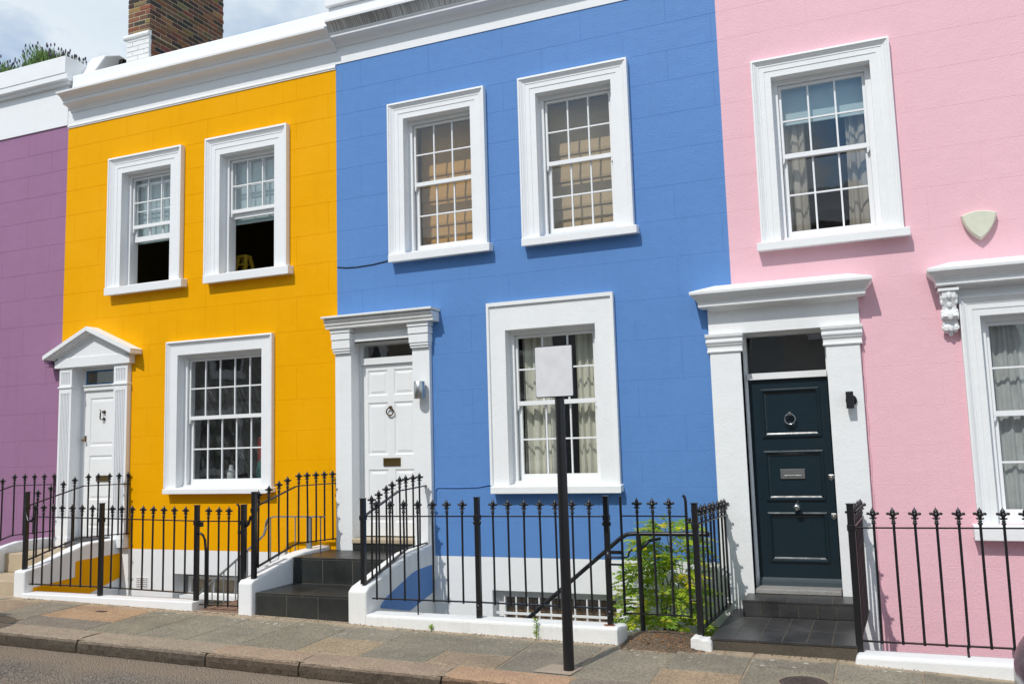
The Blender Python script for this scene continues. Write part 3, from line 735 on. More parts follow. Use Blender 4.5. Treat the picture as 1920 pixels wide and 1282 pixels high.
window(bh, BOP[2], (-4.082, -2.58, 3.413), ARCHB, 1.47, (-4.06, -2.56, -.115, 1.262, 1.352), 3, meet=2.235, mat='white_rough')
b = MB(); b.box(BX0, BX1, -.010, .3, 6.70, 6.95); b.build('frieze', M['white'], bh)
CB1 = [(-.010, 6.91), (-.03, 6.913), (-.04, 6.935), (-.06, 6.96), (-.10, 6.975), (-.16, 6.982), (-.175, 6.985), (-.178, 7.02), (-.19, 7.022), (-.193, 7.035), (0, 7.035)]
CB2 = [(0, 7.036), (-.195, 7.036), (-.205, 7.055), (-.225, 7.085), (-.255, 7.115), (-.285, 7.13), (-.285, 7.136), (0, 7.136)]
CB3 = [(0, 7.137), (-.292, 7.137), (-.295, 7.165), (-.24, 7.19), (0, 7.19)]
b = MB(); b.mould(-6.10, BX1, CB1); b.mould(-6.10, BX1, CB3); co_ = b.build('cornice', M['white'], bh)
b = MB(); b.mould(-6.098, BX1, CB2)
def streaky():
    m, nt, bb, _ = new_mat('soot_streaked_paint'); p = pos(nt, (60, 1.0, 1.0)); w = noise(nt, p, 1.6, 6, .6); q = noise(nt, pos(nt), 1.2, 3)
    col = mix(nt, (.66, .65, .63), (.27, .26, .235), ramp(nt, math_(nt, 'MULTIPLY', w, math_(nt, 'ADD', q, .55)), [(.38, 0), (.62, 1)]))
    nt.links.new(col, bb.inputs['Base Color']); bb.inputs['Roughness'].default_value = .8; bump(nt, bb, w, .4, .008); return m
b.build('moulding', streaky(), co_)
b = MB(); b.prism([(-.21, 7.191), (-.20, 7.36), (.25, 7.36), (.3, 6.95), (.001, 6.95), (.001, 7.191)], 'x', -6.10, BX1); b.box(-6.125, BX1, -.25, .28, 7.362, 7.46); b.build('parapet', M['white'], bh, .01, 2)
roof_and_back(bh, BX0, BX1, 7.2, M['blue'])
# basement window with bars
x0, x1, z0, z1 = BB
b = MB(); b.arch(x0, x1, z0, z1, [(-.02, .12), (.10, .12), (.10, .16), (-.02, .16)], .75); bw = b.build('window', M['gloss'], bh)
MB().box(x0+.1, x1-.1, .15, .154, z0, z1-.06).build('pane', M['glass'], bw)
b = MB()
for i in range(11): b.tube([(-4.0+.137*i, .07, z0), (-4.0+.137*i, .07, z1-.04)], .011, 8)
b.box(x0+.01, x1-.005, .055, .067, -.062, -.035); b.build('security_grille', M['gloss'], bw)
b = MB()
for k in range(16): b.prism([(.2, -.7+.05*k), (.215, -.7+.05*k+.042), (.22, -.7+.05*k+.042), (.205, -.7+.05*k)], 'x', x0+.05, x1-.05)
tag(b.build('slatted_blind', M['timber'], None, origin=(-3.37, .2, -.75)), 'brown slatted blind behind the white bars of the blue house basement window', 'blind')
# door surround
b = MB(); b.arch(-5.905, -5.045, .62, 3.10, [(-.1, .0), (0, .0), (0, .14), (.035, .14), (.035, .31)])
b.box(-5.91, -5.06, -.04, .1, 3.10, 3.20); b.box(-5.91, -5.06, -.012, .1, 3.20, 3.27)
bsur = b.build('door_surround', M['white_rough'], bh)
for xa, xb in ((-6.125, -5.895), (-5.052, -4.823)):
    b = MB(); b.box(xa, xb, -.06, .1, .3, 2.965); b.build('pilaster', M['white_rough'], bsur, .006)
    b = MB()
    for za, zc, pr, ex in ((2.962, 2.985, .092, .004), (2.985, 3.015, .10, .01), (3.02, 3.12, .115, .014), (3.128, 3.205, .125, .02), (3.212, 3.262, .135, .026)):
        b.prism([(xa-ex, 0), (xa-ex, -pr), (xb+ex, -pr), (xb+ex, 0)], 'z', za, zc)
    b.box(xa-.005, xb+.005, -.105, 0, 2.99, 3.26)
    b.build('capital', M['white_rough'], bsur, .005, 2)
b = MB(); b.mould(-6.195, -4.715, [(0, 3.262), (-.16, 3.262), (-.165, 3.30), (-.18, 3.305), (-.185, 3.34), (-.2, 3.345), (-.205, 3.375), (0, 3.375)]); b.build('hood', M['white_dirty'], bsur, .003, 1)
b = MB(); b.prism([(0, 3.38), (-.235, 3.385), (-.24, 3.40), (-.235, 3.412), (0, 3.42)], 'x', -6.21, -4.70); b.build('hood_flashing', M['steel'] if False else M['white_dirty'], bsur)
b = MB(); b.box(-6.185, -4.73, -.19, 0, 3.374, 3.381); b.build('hood_joint', M['iron'], bsur)
px = [(-5.80, -5.512), (-5.433, -5.145)]
pn = [(a, c, d, e) for a, c in px for d, e in ((2.44, 2.755), (1.72, 2.36), (.92, 1.55))]
bd = panel_door(bh, -5.868, -5.08, .76, 2.822, .155, pn, M['gloss'])
b = MB(); b.box(-5.868, -5.082, .12, .2, 2.825, 2.905); b.arch(-5.87, -5.08, 2.905, 3.1, [(0, .145), (.02, .145), (.02, .17)], 1); fl = b.build('fanlight', M['gloss'], bh)
MB().box(-5.86, -5.09, .162, .166, 2.9, 3.09).build('pane', M['glass'], fl)
b = MB(); kx, kz = -5.473, 2.29
b.lathe([(.022, 0), (.02, -.015), (.012, -.03), (.014, -.04), (.004, -.045)], (kx, .155, kz), 10, 'y'); b.torus((kx, .128, kz-.05), .047, .008, 'y', 20, 8); b.ball((kx, .13, kz-.097), .012, .011, .012); b.build('door_knocker', M['bronze'], bd)
b = MB(); b.arch(-5.585, -5.345, 1.585, 1.685, [(0, .155), (.004, .142), (.026, .142), (.03, .15)], 1, True); b.box(-5.555, -5.375, .146, .153, 1.61, 1.66); b.build('letterbox', M['brass'], bd)

# ---- pink house
PX0, PX1 = -1.324, 3.7
ph = empty('terraced_house', (1.0, 0, 0), 'pale pink terraced house with dark teal front door at right', 'house', GRP)
POP = [(-.80, .148, 3.79, 5.497), (.92, 2.15, .97, 2.862)]
PD = (-1.262, -.445, .27, 2.862)
PB = (.945, 2.0, -.9, -.15)
b = MB(); wall_cells(b, PX0, PX1, -1.9, 6.9, POP + [PD, PB], grow=.008, g=.0025, gd=.0016); b.build('wall', M['pink'], ph)
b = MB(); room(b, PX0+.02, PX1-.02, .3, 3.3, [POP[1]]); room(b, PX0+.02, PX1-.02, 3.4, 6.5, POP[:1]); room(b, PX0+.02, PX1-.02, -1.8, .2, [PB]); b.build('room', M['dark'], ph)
window(ph, POP[0], (-.99, .342, 5.69), [(d*.19/.2, y) for d, y in ARCH1], 1.0, (-1.03, .393, -.125, 3.67, 3.765), 3, meet=4.66, mat='white_rough', frame='white')
window(ph, POP[1], (.752, 2.32, 3.05), [(d*.168/.2, y) for d, y in ARCH1], 1.1, (.71, 2.36, -.125, .82, .955), 3, meet=1.93, mat='white_rough', frame='white')
b = MB(); b.box(PX0, PX1, -.012, .3, 6.9, 7.4); b.build('parapet', M['white'], ph)
roof_and_back(ph, PX0, PX1, 7.2, M['pink'])
x0, x1, z0, z1 = PB
b = MB(); b.arch(x0, x1, z0, z1, [(-.02, .12), (.06, .12), (.06, .16), (-.02, .16)]); bw = b.build('window', M['gloss'], ph); MB().box(x0, x1, .15, .154, z0, z1).build('pane', M['glass'], bw)
b = MB(); b.box(-1.575, -.118, -.045, 0, 2.86, 3.15)
b.arch(-1.262, -.445, .3, 2.862, [(0, -.045), (0, .19), (.0, .2), (.022, .2), (.022, .3)])
b.box(-1.24, -.467, .16, .24, 2.39, 2.455)
psur = b.build('door_surround', M['white_rough'], ph)
for xa, xb in ((-1.572, -1.262), (-.445, -.13)):
    b = MB(); b.box(xa, xb, -.06, .1, -.3, 2.685); b.build('pilaster', M['white_rough'], psur, .006)
    b = MB(); b.mould(xa, xb, [(-.0, 2.672), (-.075, 2.672), (-.08, 2.69), (-.066, 2.694), (-.066, 2.735), (-.08, 2.745), (-.09, 2.765), (-.1, 2.775), (-.1, 2.80), (-.088, 2.805), (-.092, 2.82), (-.11, 2.83), (-.115, 2.862), (0, 2.868)], True, .3)
    b.build('capital', M['white_rough'], psur, .003, 1)
PC = [(0, 3.10), (-.06, 3.105), (-.085, 3.12), (-.1, 3.13), (-.19, 3.135), (-.195, 3.185), (-.205, 3.19), (-.21, 3.205), (-.235, 3.22), (-.265, 3.25), (-.28, 3.258), (-.283, 3.29), (0, 3.378)]
b = MB(); b.mould(-1.50, -.19, PC, True, .75); b.build('cornice', M['white_rough'], psur, .004, 1)
b = MB(); b.mould(.71, 2.36, [(y, z+.015) for y, z in PC], True, .75); b.box(.70, 2.4, -.03, .0, 3.05, 3.13); ent = b.build('window_cornice', M['white_rough'], ph, .004, 1)
def corbel(xa, xb):
    """scrolled acanthus bracket"""
    b = MB()
    prof = [(0, 3.12), (-.155, 3.12), (-.165, 3.09), (-.16, 3.04), (-.135, 2.99), (-.115, 2.945), (-.12, 2.905), (-.14, 2.885), (-.145, 2.865), (-.125, 2.845), (-.09, 2.84), (-.085, 2.80), (-.095, 2.77), (-.09, 2.74), (-.06, 2.725), (0, 2.72)]
    b.prism(prof, 'x', xa+.02, xb-.02); c = (xa+xb)/2; w = (xb-xa)/2
    b.box(xa-.01, xb+.01, -.18, 0, 3.10, 3.125)
    for s_ in (-1, 1):
        for (t, z, y, r) in ((.55, 3.05, -.155, .03), (.75, 3.00, -.135, .028), (.6, 2.95, -.115, .026), (.8, 2.91, -.11, .022), (.55, 2.88, -.135, .028), (.7, 2.80, -.085, .024), (.8, 2.765, -.08, .022), (.5, 2.74, -.075, .024)):
            b.ball((c+s_*w*t, y+.012, z), r*.62, r*.7, r*1.15, 10, 8)
        b.torus((c+s_*(w-.012), -.10, 3.05), .035, .011, 'x', 14, 6); b.torus((c+s_*(w-.012), -.085, 2.87), .03, .010, 'x', 14, 6)
    for (z, y, r) in ((3.06, -.163, .03), (2.98, -.13, .03), (2.87, -.145, .034), (2.76, -.095, .03), (2.72, -.05, .03)): b.ball((c, y, z), r*.75, r*.45, r*1.2, 10, 8)
    b.build('corbel', M['white_rough'], ent)
corbel(.59, .745); corbel(2.325, 2.48)
pd = panel_door(ph, -1.24, -.44, .31, 2.388, .20, [(-1.125, -.55, 1.79, 2.29), (-1.125, -.55, 1.155, 1.66), (-1.125, -.55, .55, 1.045)], M['navy'], True)
MB().prism([(.2, .315), (.155, .325), (.16, .365), (.185, .385), (.2, .40)], 'x', -1.235, -.45).build('weather_bar', plain('grey_teal_paint', (.05, .07, .08), .4), pd)
MB().box(-1.24, -.467, .235, .239, 2.455, 2.87).build('fanlight', M['glass'], ph)
kx, kz = -.845, 2.03
b = MB(); b.box(kx-.018, kx+.018, .185, .2, kz-.02, kz+.02); b.lathe([(.02, 0), (.016, -.03), (.006, -.035)], (kx, .19, kz), 10, 'y'); b.torus((kx, .168, kz-.055), .052, .007, 'y', 24, 8); b.lathe([(.018, 0), (.016, -.02), (.006, -.028)], (kx, .2, kz-.11), 10, 'y'); b.build('door_knocker', M['chrome'], pd)
b = MB(); b.arch(-.975, -.735, 1.375, 1.475, [(0, .208), (.003, .198), (.035, .198), (.038, .203)], 1, True); b.box(-.94, -.77, .2, .206, 1.41, 1.44); b.box(-.94, -.77, .19, .2, 1.403, 1.41); b.build('letterbox', M['steel'], pd)
b = MB(); b.lathe([(.03, 0), (.03, -.008), (.014, -.012), (.014, -.04), (.034, -.055), (.04, -.075), (.034, -.095), (.015, -.105), (.002, -.107)], (-.83, .2, 1.10), 8, 'y'); b.build('door_knob', M['chrome'], pd)
for z in (1.385, 1.005):
    b = MB(); c = (-.49, .2, z)
    b.prism([(c[0]-.025, z+.028), (c[0]+.025, z+.028), (c[0]+.026, z), (c[0]+.014, z-.022), (c[0], z-.034), (c[0]-.014, z-.022), (c[0]-.026, z)], 'y', .19, .2); b.lathe([(.013, 0), (.012, -.012), (.003, -.013)], (c[0], .19, z), 10, 'y'); b.build('lock', M['steel'], pd, .003)

# ---- purple house
ux0, ux1 = -16.2, -10.81
uh = empty('terraced_house', (-13, 0, 0), 'purple terraced house with deep white parapet at the left edge', 'house', GRP)
b = MB(); wall_cells(b, ux0, ux1, .56, 6.69, []); b.build('wall', M['purple'], uh)
b = MB(); wall_cells(b, ux0, ux1, -1.9, .56, [], False); b.build('plinth', M['white'], uh)
b = MB(); b.box(ux0, ux1, -.02, .3, 6.69, 7.30); b.build('frieze', M['white'], uh)
b = MB(); b.box(ux0, -10.74, -.09, .28, 7.30, 7.34); b.prism([(-.09, 7.335), (-.15, 7.345), (-.15, 7.425), (.3, 7.425), (.3, 7.335)], 'x', ux0, -10.70); b.box(ux0, -10.735, -.155, 1.9, 7.435, 7.70); b.box(ux0, -10.75, -.14, 1.5, 7.42, 7.44); b.build('parapet', M['white'], uh, .008, 2)
b = MB(); b.prism([(1.3, 7.5), (1.3, 8.0), (2.2, 8.45), (4, 8.1), (6, 7.3)], 'x', -12.4, -11.0); b.build('roof', M['roofslate'], uh)
MB().box(ux0+.002, -10.815, .31, 8.0, -1.9, 7.25).build('rear_wall', M['purple'], uh)

# ------------------------------------------------------------------ houses across the street (seen only in the window panes)
oc = [('oh1', (0.31, 0.3, 0.275)), ('oh2', (0.3, 0.25, 0.18)), ('oh3', (0.34, 0.34, 0.33)), ('oh4', (0.275, 0.3, 0.31)), ('oh5', (0.33, 0.31, 0.29))]
for i, (k, c) in enumerate(oc):
    x0 = -23 + 5.2*i; x1 = x0+5.2
    h = empty('terraced_house', (x0+2.6, -13.2, 0), ['cream', 'ochre', 'white', 'pale grey', 'pale stone'][i] + ' terraced house across the street, facing the painted row', 'house', 'terraced houses across the street')
    m = paint('facade_paint_' + str(i), c)
    b = MB(); b.box(x0+.004, x1-.004, -19, -13.2, -1.5, 7.3); b.build('wall', m, h)
    b = MB(); b.box(x0+.004, x1-.004, -13.2, -12.95, 7.0, 7.25); b.box(x0+.02, x1-.02, -13.5, -13.1, 7.25, 7.9); b.build('cornice', M['white'], h)
    for (a, d, e, f) in ((.9, 4.3, 1.0, 1.6), (3.2, 4.3, 1.0, 1.6), (2.6, 1.2, 1.5, 1.8)):
        b = MB(); b.arch(x0+a-.2, x0+a+e+.2, d-.1, d+f+.2, [(0, 0), (0, -.06), (.2, -.06), (.2, .02)], 1, True)
        b.v = [(p[0], -13.2-p[1]+.001, p[2]) for p in b.v]; w = b.build('window', M['gloss'], h)
        MB().box(x0+a, x0+a+e, -13.2, -13.19, d, d+f).build('pane', M['carglass'], w)
    MB().box(x0+.6, x0+1.6, -13.2, -13.15, .2, 2.6).build('door', M['navy'], h)

# ------------------------------------------------------------------ steps
def tiles(b, x0, x1, y0, y1, z, nx, ny, th=.02, g=.0035):
    for i in range(nx):
        for j in range(ny):
            t = random.uniform(.85, 1.2); b.c = (t, t, t*random.uniform(.97, 1.02))
            b.box(lerp(x0, x1, i/nx)+g, lerp(x0, x1, (i+1)/nx)-g, lerp(y0, y1, j/ny)+g, lerp(y0, y1, (j+1)/ny)-g, z-th, z)
def rtiles(b, x0, x1, y, z0, z1, nx, th=.015, g=.003):
    for i in range(nx):
        t = random.uniform(.85, 1.2); b.c = (t, t, t)
        b.box(lerp(x0, x1, i/nx)+g, lerp(x0, x1, (i+1)/nx)-g, y, y+th, z0+g, z1-g)
def cheek(parent, xa, xb, prof, mat):
    b = MB(); b.prism(prof, 'x', xa, xb); return b.build('cheek_wall', mat, parent, .022, 3)
# yellow steps (beige stone)
ysps = empty('entrance_steps', (-10.25, -.7, .15), 'beige stone steps between low white side walls up to the yellow house door', 'steps', 'entrance steps')
b = MB(); b.box(-10.88, -9.77, -1.36, .0, -.2, .32); b.box(-10.88, -9.77, -.75, .02, .32, .565); b.build('tread', M['beige_stone'], ysps, .012)
b = MB(); b.box(-10.52, -9.74, -.12, .13, .565, .645); b.box(-10.5, -9.74, .04, .2, .645, .7); b.build('threshold', M['roofslate'], ysps, .006)
YCP = [(-1.45, -.2), (-1.45, .46), (-1.2, .50), (-.66, .66), (-.5, .69), (-.05, .695), (.0, .69), (0, -1.9), (-1.2, -1.9), (-1.2, -.2)]
cheek(ysps, -9.80, -9.615, YCP, M['white']); cheek(ysps, -11.03, -10.86, YCP, M['white'])
b = MB(); b.prism([(-1.33, .185), (-1.33, .25), (-.72, .285), (-.72, .47), (-.70, .485), (-.004, .50), (-.004, .18), (-.5, .045), (-.52, .045), (-1.2, .185)], 'x', -9.616, -9.611); b.build('flank_panel', M['yellow'], ysps)
# blue steps (black slate tiles)
bsps = empty('entrance_steps', (-5.6, -.7, .08), 'black slate tiled steps between white side walls up to the blue house door', 'steps', 'entrance steps')
b = MB(); b.box(-6.24, -5.06, -1.398, 0, -.2, .3235); b.box(-6.24, -5.06, -.7485, .1, .3235, .6085); b.box(-5.9, -5.05, -.055, .2, .585, .69); b.build('step_core', stone('dark_tile_grout', (.075, .066, .055), (.13, .115, .095), 60, .5), bsps)
b = MB(); rtiles(b, -6.235, -5.062, -1.40, .05, .305, 3); tiles(b, -6.235, -5.062, -1.405, -.75, .325, 2, 1); rtiles(b, -6.235, -5.062, -.75, .325, .59, 3); tiles(b, -6.235, -5.062, -.755, .0, .61, 2, 1)
rtiles(b, -5.9, -5.06, -.06, .61, .69, 2); b.build('tread', M['slate'], bsps, .003, 1)
b = MB(); b.box(-5.9, -5.05, -.075, .2, .692, .745); b.build('threshold', M['beige_stone'], bsps, .01)
BCP = [(-1.46, -.2), (-1.46, .43), (-1.42, .455), (-1.2, .50), (-.76, .615), (-.5, .645), (0, .66), (0, -1.9), (-1.2, -1.9), (-1.2, -.2)]
cheek(bsps, -6.425, -6.245, BCP, M['white'])
BCP2 = [(-1.46, -.2), (-1.46, .39), (-1.40, .43), (-1.2, .48), (-.75, .60), (-.5, .655), (0, .70), (0, -1.9), (-1.2, -1.9), (-1.2, -.2)]
cheek(bsps, -5.055, -4.84, BCP2, M['white_dirty'])
b = MB(); b.prism([(-1.20, .20), (-1.08, .274), (-.53, .438), (-.4, .458), (-.004, .47), (-.004, .17), (-.54, .06), (-.6, .055), (-1.18, .185)], 'x', -4.841, -4.836); b.build('flank_panel', M['blue'], bsps)
# pink steps (charcoal tiles)
psps = empty('entrance_steps', (-.88, -.7, .02), 'charcoal tiled platform and step in front of the dark teal door', 'steps', 'entrance steps')
b = MB(); b.box(-1.463, -.297, -1.43, .0, -1.9, .1255); b.box(-1.327, -.322, -.4355, .1, .1255, .2785); b.build('step_core', stone('grimy_step_concrete', (.06, .052, .04), (.11, .09, .065), 60, .6), psps, .008)
b = MB(); tiles(b, -1.465, -.295, -1.44, -.005, .127, 6, 3); rtiles(b, -1.33, -.32, -.437, .128, .262, 6); tiles(b, -1.33, -.32, -.445, .0, .28, 5, 1); b.build('tread', M['quarry'], psps, .0015, 1)
b = MB(); b.box(-1.25, -.455, -.075, .24, .281, .325); b.build('threshold', M['concrete'], psps, .008)
b = MB()
b.prism([(-1.2, .3), (-1.2, -.9), (0, -.9), (0, .3)], 'x', -9, -9.001) if False else None

# ------------------------------------------------------------------ low walls
def lowwall(x0, x1, y0, y1, zt, label, mat, slope0=0.0):
    b = MB(); b.prism([(x0, -1.9), (x1, -1.9), (x1, zt), (x0+slope0, zt), (x0, -.06)] if slope0 else [(x0, -1.9), (x1, -1.9), (x1, zt), (x0, zt)], 'y', y0, y1)
    return tag(b.build('low_wall', mat, None, .028 if mat is not M['white'] else .012, 3, origin=((x0+x1)/2, (y0+y1)/2, zg((x0+x1)/2))), label, 'wall', 'low white walls under the railings')
lowwall(-9.63, -7.03, -1.47, -1.27, .205, 'low white wall under the front railing of the yellow house', M['white'])
lowwall(-4.84, -2.23, -1.485, -1.25, .178, 'low white wall under the blue house railing, with a rust stain at its end', M['white_dirty'])
lowwall(-.335, 4.5, -1.52, -1.28, .072, 'low white wall at the foot of the pink house railing', M['white_rough'], .03)
b = MB(); b.prism([(-1.625, -.1), (-1.44, -.1), (-1.445, .10), (-1.47, .125), (-1.52, .118), (-1.545, .135), (-1.6, .138), (-1.62, .12)], 'y', -1.5, -1.36); b.build('stone_stump', M['white_dirty'], None, .022, 3, origin=(-1.53, -1.43, 0))
tag(bpy.data.objects['stone_stump'], 'small lumpy white stump beside the charcoal tiled platform', 'stump')
b = MB(); rn = random.Random(9); b.prism([(-2.355+cos(a*.42)*rn.uniform(.035, .075), -1.395+sin(a*.42)*rn.uniform(.03, .055)) for a in range(15)], 'z', .177, .1805); b.build('rust_stain', M['rust'], bpy.data.objects['low_wall.001'])

# ------------------------------------------------------------------ railings
def finial_mesh():
    b = MB()
    b.lathe([(.009, -.03), (.0095, .0), (.0165, .008), (.0165, .014), (.009, .021), (.014, .027), (.0135, .032), (.008, .038), (.010, .045), (.013, .055), (.012, .062), (.014, .068), (.012, .075), (.0145, .083), (.0175, .093), (.017, .104), (.012, .116), (.006, .124), (.003, .131), (.001, .14)], (0, 0, 0), 10)
    for s_ in (-1, 1):
        b.tube([(s_*.008, 0, .070), (s_*.018, 0, .080), (s_*.029, 0, .0905), (s_*.036, 0, .088), (s_*.037, 0, .080)], [.008, .0085, .0085, .0075, .005], 7)
        b.ball((s_*.033, 0, .086), .0115, .0105, .0115, 8, 6)
        b.tube([(s_*.006, 0, .046), (s_*.018, 0, .050), (s_*.025, 0, .052)], [.007, .0075, .0055], 6)
        b.tube([(0, s_*.006, .072), (0, s_*.016, .084), (0, s_*.023, .088)], [.008, .0085, .006], 6)
    b.v = [(q[0]*1.12, q[1]*1.12, q[2]) for q in b.v]
    return b.build('finial', M['iron'])
FIN = finial_mesh(); FIN.name = 'finial_source'
def railing(name, loc, label, cat, group): return empty(name, loc, label, cat, group)
def baluster(parent, x, y, zb, zr, rot=0, finial=True, r=.0105, zt=None, lean=(0, 0)):
    b = MB(); top = zr + (.03 if finial else 0) if zt is None else zt
    lean = (lean[0]+random.uniform(-.004, .004), lean[1]+random.uniform(-.004, .004)); bx_ = random.uniform(-.003, .003)
    b.tube([(x, y, zb-.015), (x+lean[0]*.5+bx_, y+lean[1]*.5, (zb+top)/2), (x+lean[0], y+lean[1], top)], r, 8)
    o = b.build('baluster', M['iron'], parent)
    if finial:
        f = place(FIN, o, (x+lean[0], y+lean[1], zr+.025), rot + random.uniform(-.06, .06)); f.name = 'finial'
        f.rotation_euler = (random.uniform(-.03, .03), random.uniform(-.03, .03), f.rotation_euler[2])
    return o
def post(parent, x, y, z0, z1, w=.047, cap=True, name='post'):
    b = MB(); b.box(x-w/2, x+w/2, y-w/2, y+w/2, z0, z1-.008)
    if cap: b.box(x-w/2-.006, x+w/2+.006, y-w/2-.006, y+w/2+.006, z1-.008, z1)
    b.box(x-w/2-.006, x+w/2+.006, y-w/2-.006, y+w/2+.006, z1-.22, z1-.17)
    return b.build(name, M['iron'], parent, .003, 1)
def rail(parent, pts, name, w=.03, h=.011): return MB().tube(pts, 0, flat=(w, h)).build(name, M['iron'], parent)
RY = -1.37; RG = 'black iron railings with fleur-de-lis finials'
# yellow front railing
r = railing('railing', (-8.3, RY, .2), 'black railing with two posts on the low wall in front of the yellow house', 'railing', RG)
rail(r, [(-9.62, RY, 1.10), (-8.5, RY, 1.085), (-7.09, RY, 1.063)], 'top_rail'); rail(r, [(-9.65, RY, .302), (-8.5, RY, .305), (-7.09, RY, .283)], 'bottom_rail')
for x in (-9.57, -9.42, -9.26, -9.11, -8.95, -8.79, -8.63, -8.32, -8.17, -8.01, -7.85, -7.70, -7.54, -7.385, -7.23): baluster(r, x, RY, .303, interp(x, [-9.6, -7.1], [1.10, 1.063]))
post(r, -8.477, RY, .19, 1.262); post(r, -7.065, RY, .02, 1.238)
# yellow gate
r = railing('gate', (-6.75, RY, .15), 'narrow black gate with three finials below the yellow house window', 'gate', 'black iron gates')
rail(r, [(-7.04, RY+.01, 1.06), (-6.5, RY+.01, 1.062)], 'top_rail'); rail(r, [(-7.02, RY+.01, .165), (-6.5, RY+.01, .168)], 'bottom_rail')
for x in (-6.915, -6.775, -6.64): baluster(r, x, RY+.01, .166, 1.061)
MB().tube([(-6.495, RY+.01, .14), (-6.495, RY+.01, 1.22), (-6.51, RY+.01, 1.238), (-6.525, RY+.01, 1.24)], .013, 8).build('gate_stile', M['iron'], r)
MB().tube([(-7.03, RY+.01, .93), (-6.99, RY+.01, .91), (-6.96, RY+.01, .86), (-6.945, RY+.01, .72), (-6.945, RY+.01, .13)], .014, 8).build('gate_stile', M['iron'], r)
b = MB(); b.box(-6.49, -6.44, RY-.02, RY+.015, .93, .96); b.box(-7.06, -6.99, RY-.02, RY+.02, 1.0, 1.05); b.build('latch', M['iron'], r)
r = railing('gate_post', (-6.415, RY, .1), 'plain black post between the yellow house gate and the black steps', 'post', None)
post(r, -6.415, RY-.01, .05, 1.244, .05); 
b = MB(); b.tube([(-6.40, RY, 1.0), (-6.36, RY, 1.03), (-6.33, RY, 1.12)], .014, 6); b.build('bracket', M['iron'], r)
# inclined stair railings
def stair_rail(label, xa, xb, top, bot, fins, ptop, pz0, tip=True, endbar=None, w=.034):
    """xa at the post (y=RY), xb at the wall; top/bot = list of (y,z)"""
    X = lambda y: lerp(xb, xa, y/RY)
    r = railing('railing', (xa, RY, pz0), label, 'railing', RG)
    rail(r, [(X(y), y, z) for y, z in top], 'top_rail', w, .012); rail(r, [(X(y), y, z) for y, z in bot], 'bottom_rail', w, .012)
    ty = [p[0] for p in top]; tz = [p[1] for p in top]; by = [p[0] for p in bot]; bz = [p[1] for p in bot]
    for y in fins: baluster(r, X(y), y, interp(y, by, bz), interp(y, ty, tz), pi/2*.0 + math.atan2(xb-xa, -RY)*0 + 0.0)
    if endbar is not None: baluster(r, X(endbar), endbar, interp(endbar, by, bz), interp(endbar, ty, tz), 0, False)
    post(r, xa, RY, pz0, ptop, .048); return r
stair_rail('sloping black railing on the left side of the yellow house steps', -10.95, -10.85, [(RY, 1.225), (-.63, 1.445), (0, 1.43)], [(RY, .57), (-.63, .785), (0, .785)], [-1.27, -1.11, -.95, -.785, -.615, -.47, -.325, -.175, -.03], 1.40, .46)
r = stair_rail('sloping black railing between the yellow house steps and its front railing', -9.71, -9.465, [(RY, 1.225), (-.66, 1.43), (0, 1.425)], [(RY, .57), (-.70, .778), (0, .765)], [-1.24, -1.075, -.925, -.775, -.585, -.45, -.30, -.16, -.03], 1.40, .46)
MB().tube([(-9.70, RY-.02, 1.17), (-9.66, RY-.02, 1.05), (-9.60, RY-.01, 1.05), (-9.58, RY, 1.09)], .02, 6).build('bracket', M['iron'], r)
stair_rail('sloping black railing on the left side of the black slate steps', -6.285, -6.16, [(RY, 1.212), (-.725, 1.395), (-.65, 1.402), (0, 1.398)], [(RY, .565), (-.70, .758), (0, .74)], [-1.31, -1.15, -.99, -.85, -.67, -.517, -.37, -.217, -.065], 1.377, .46)
r = stair_rail('sloping black railing on the right side of the black slate steps', -4.922, -4.90, [(RY, 1.115), (-.66, 1.335), (0, 1.362)], [(RY, .44), (-.63, .66), (-.5, .70), (0, .715)], [-1.21, -1.07, -.92, -.795, -.64, -.50, -.355, -.21], 1.303, .45, endbar=-.02)
# blue front railing
r = railing('railing', (-3.6, RY, .18), 'black railing with three posts on the low wall in front of the blue house', 'railing', RG)
rail(r, [(-4.90, RY, 1.122), (-2.37, RY, 1.13)], 'top_rail'); rail(r, [(-4.82, RY, .315), (-3.65, RY, .322), (-2.37, RY, .318)], 'bottom_rail')
for x in (-4.77, -4.61, -4.45, -4.29, -4.13, -3.97, -3.81, -3.48, -3.32, -3.16, -3.0, -2.84, -2.68, -2.52): baluster(r, x, RY, .318, 1.126)
post(r, -3.645, RY, .17, 1.31); post(r, -2.355, RY, .17, 1.314, .046)
for x in (-4.305, -3.08): MB().tube([(x, RY, .16), (x, RY, .32)], .008, 6).build('stay', M['iron'], r)
b = MB()
for x in (-3.645, -2.355):
    for s_ in (-1, 1): b.ball((x+s_*.03, RY-.005, 1.065), .014, .014, .02)
    b.ball((x, RY-.02, .28), .026, .02, .03)
b.build('collar', M['iron'], r)
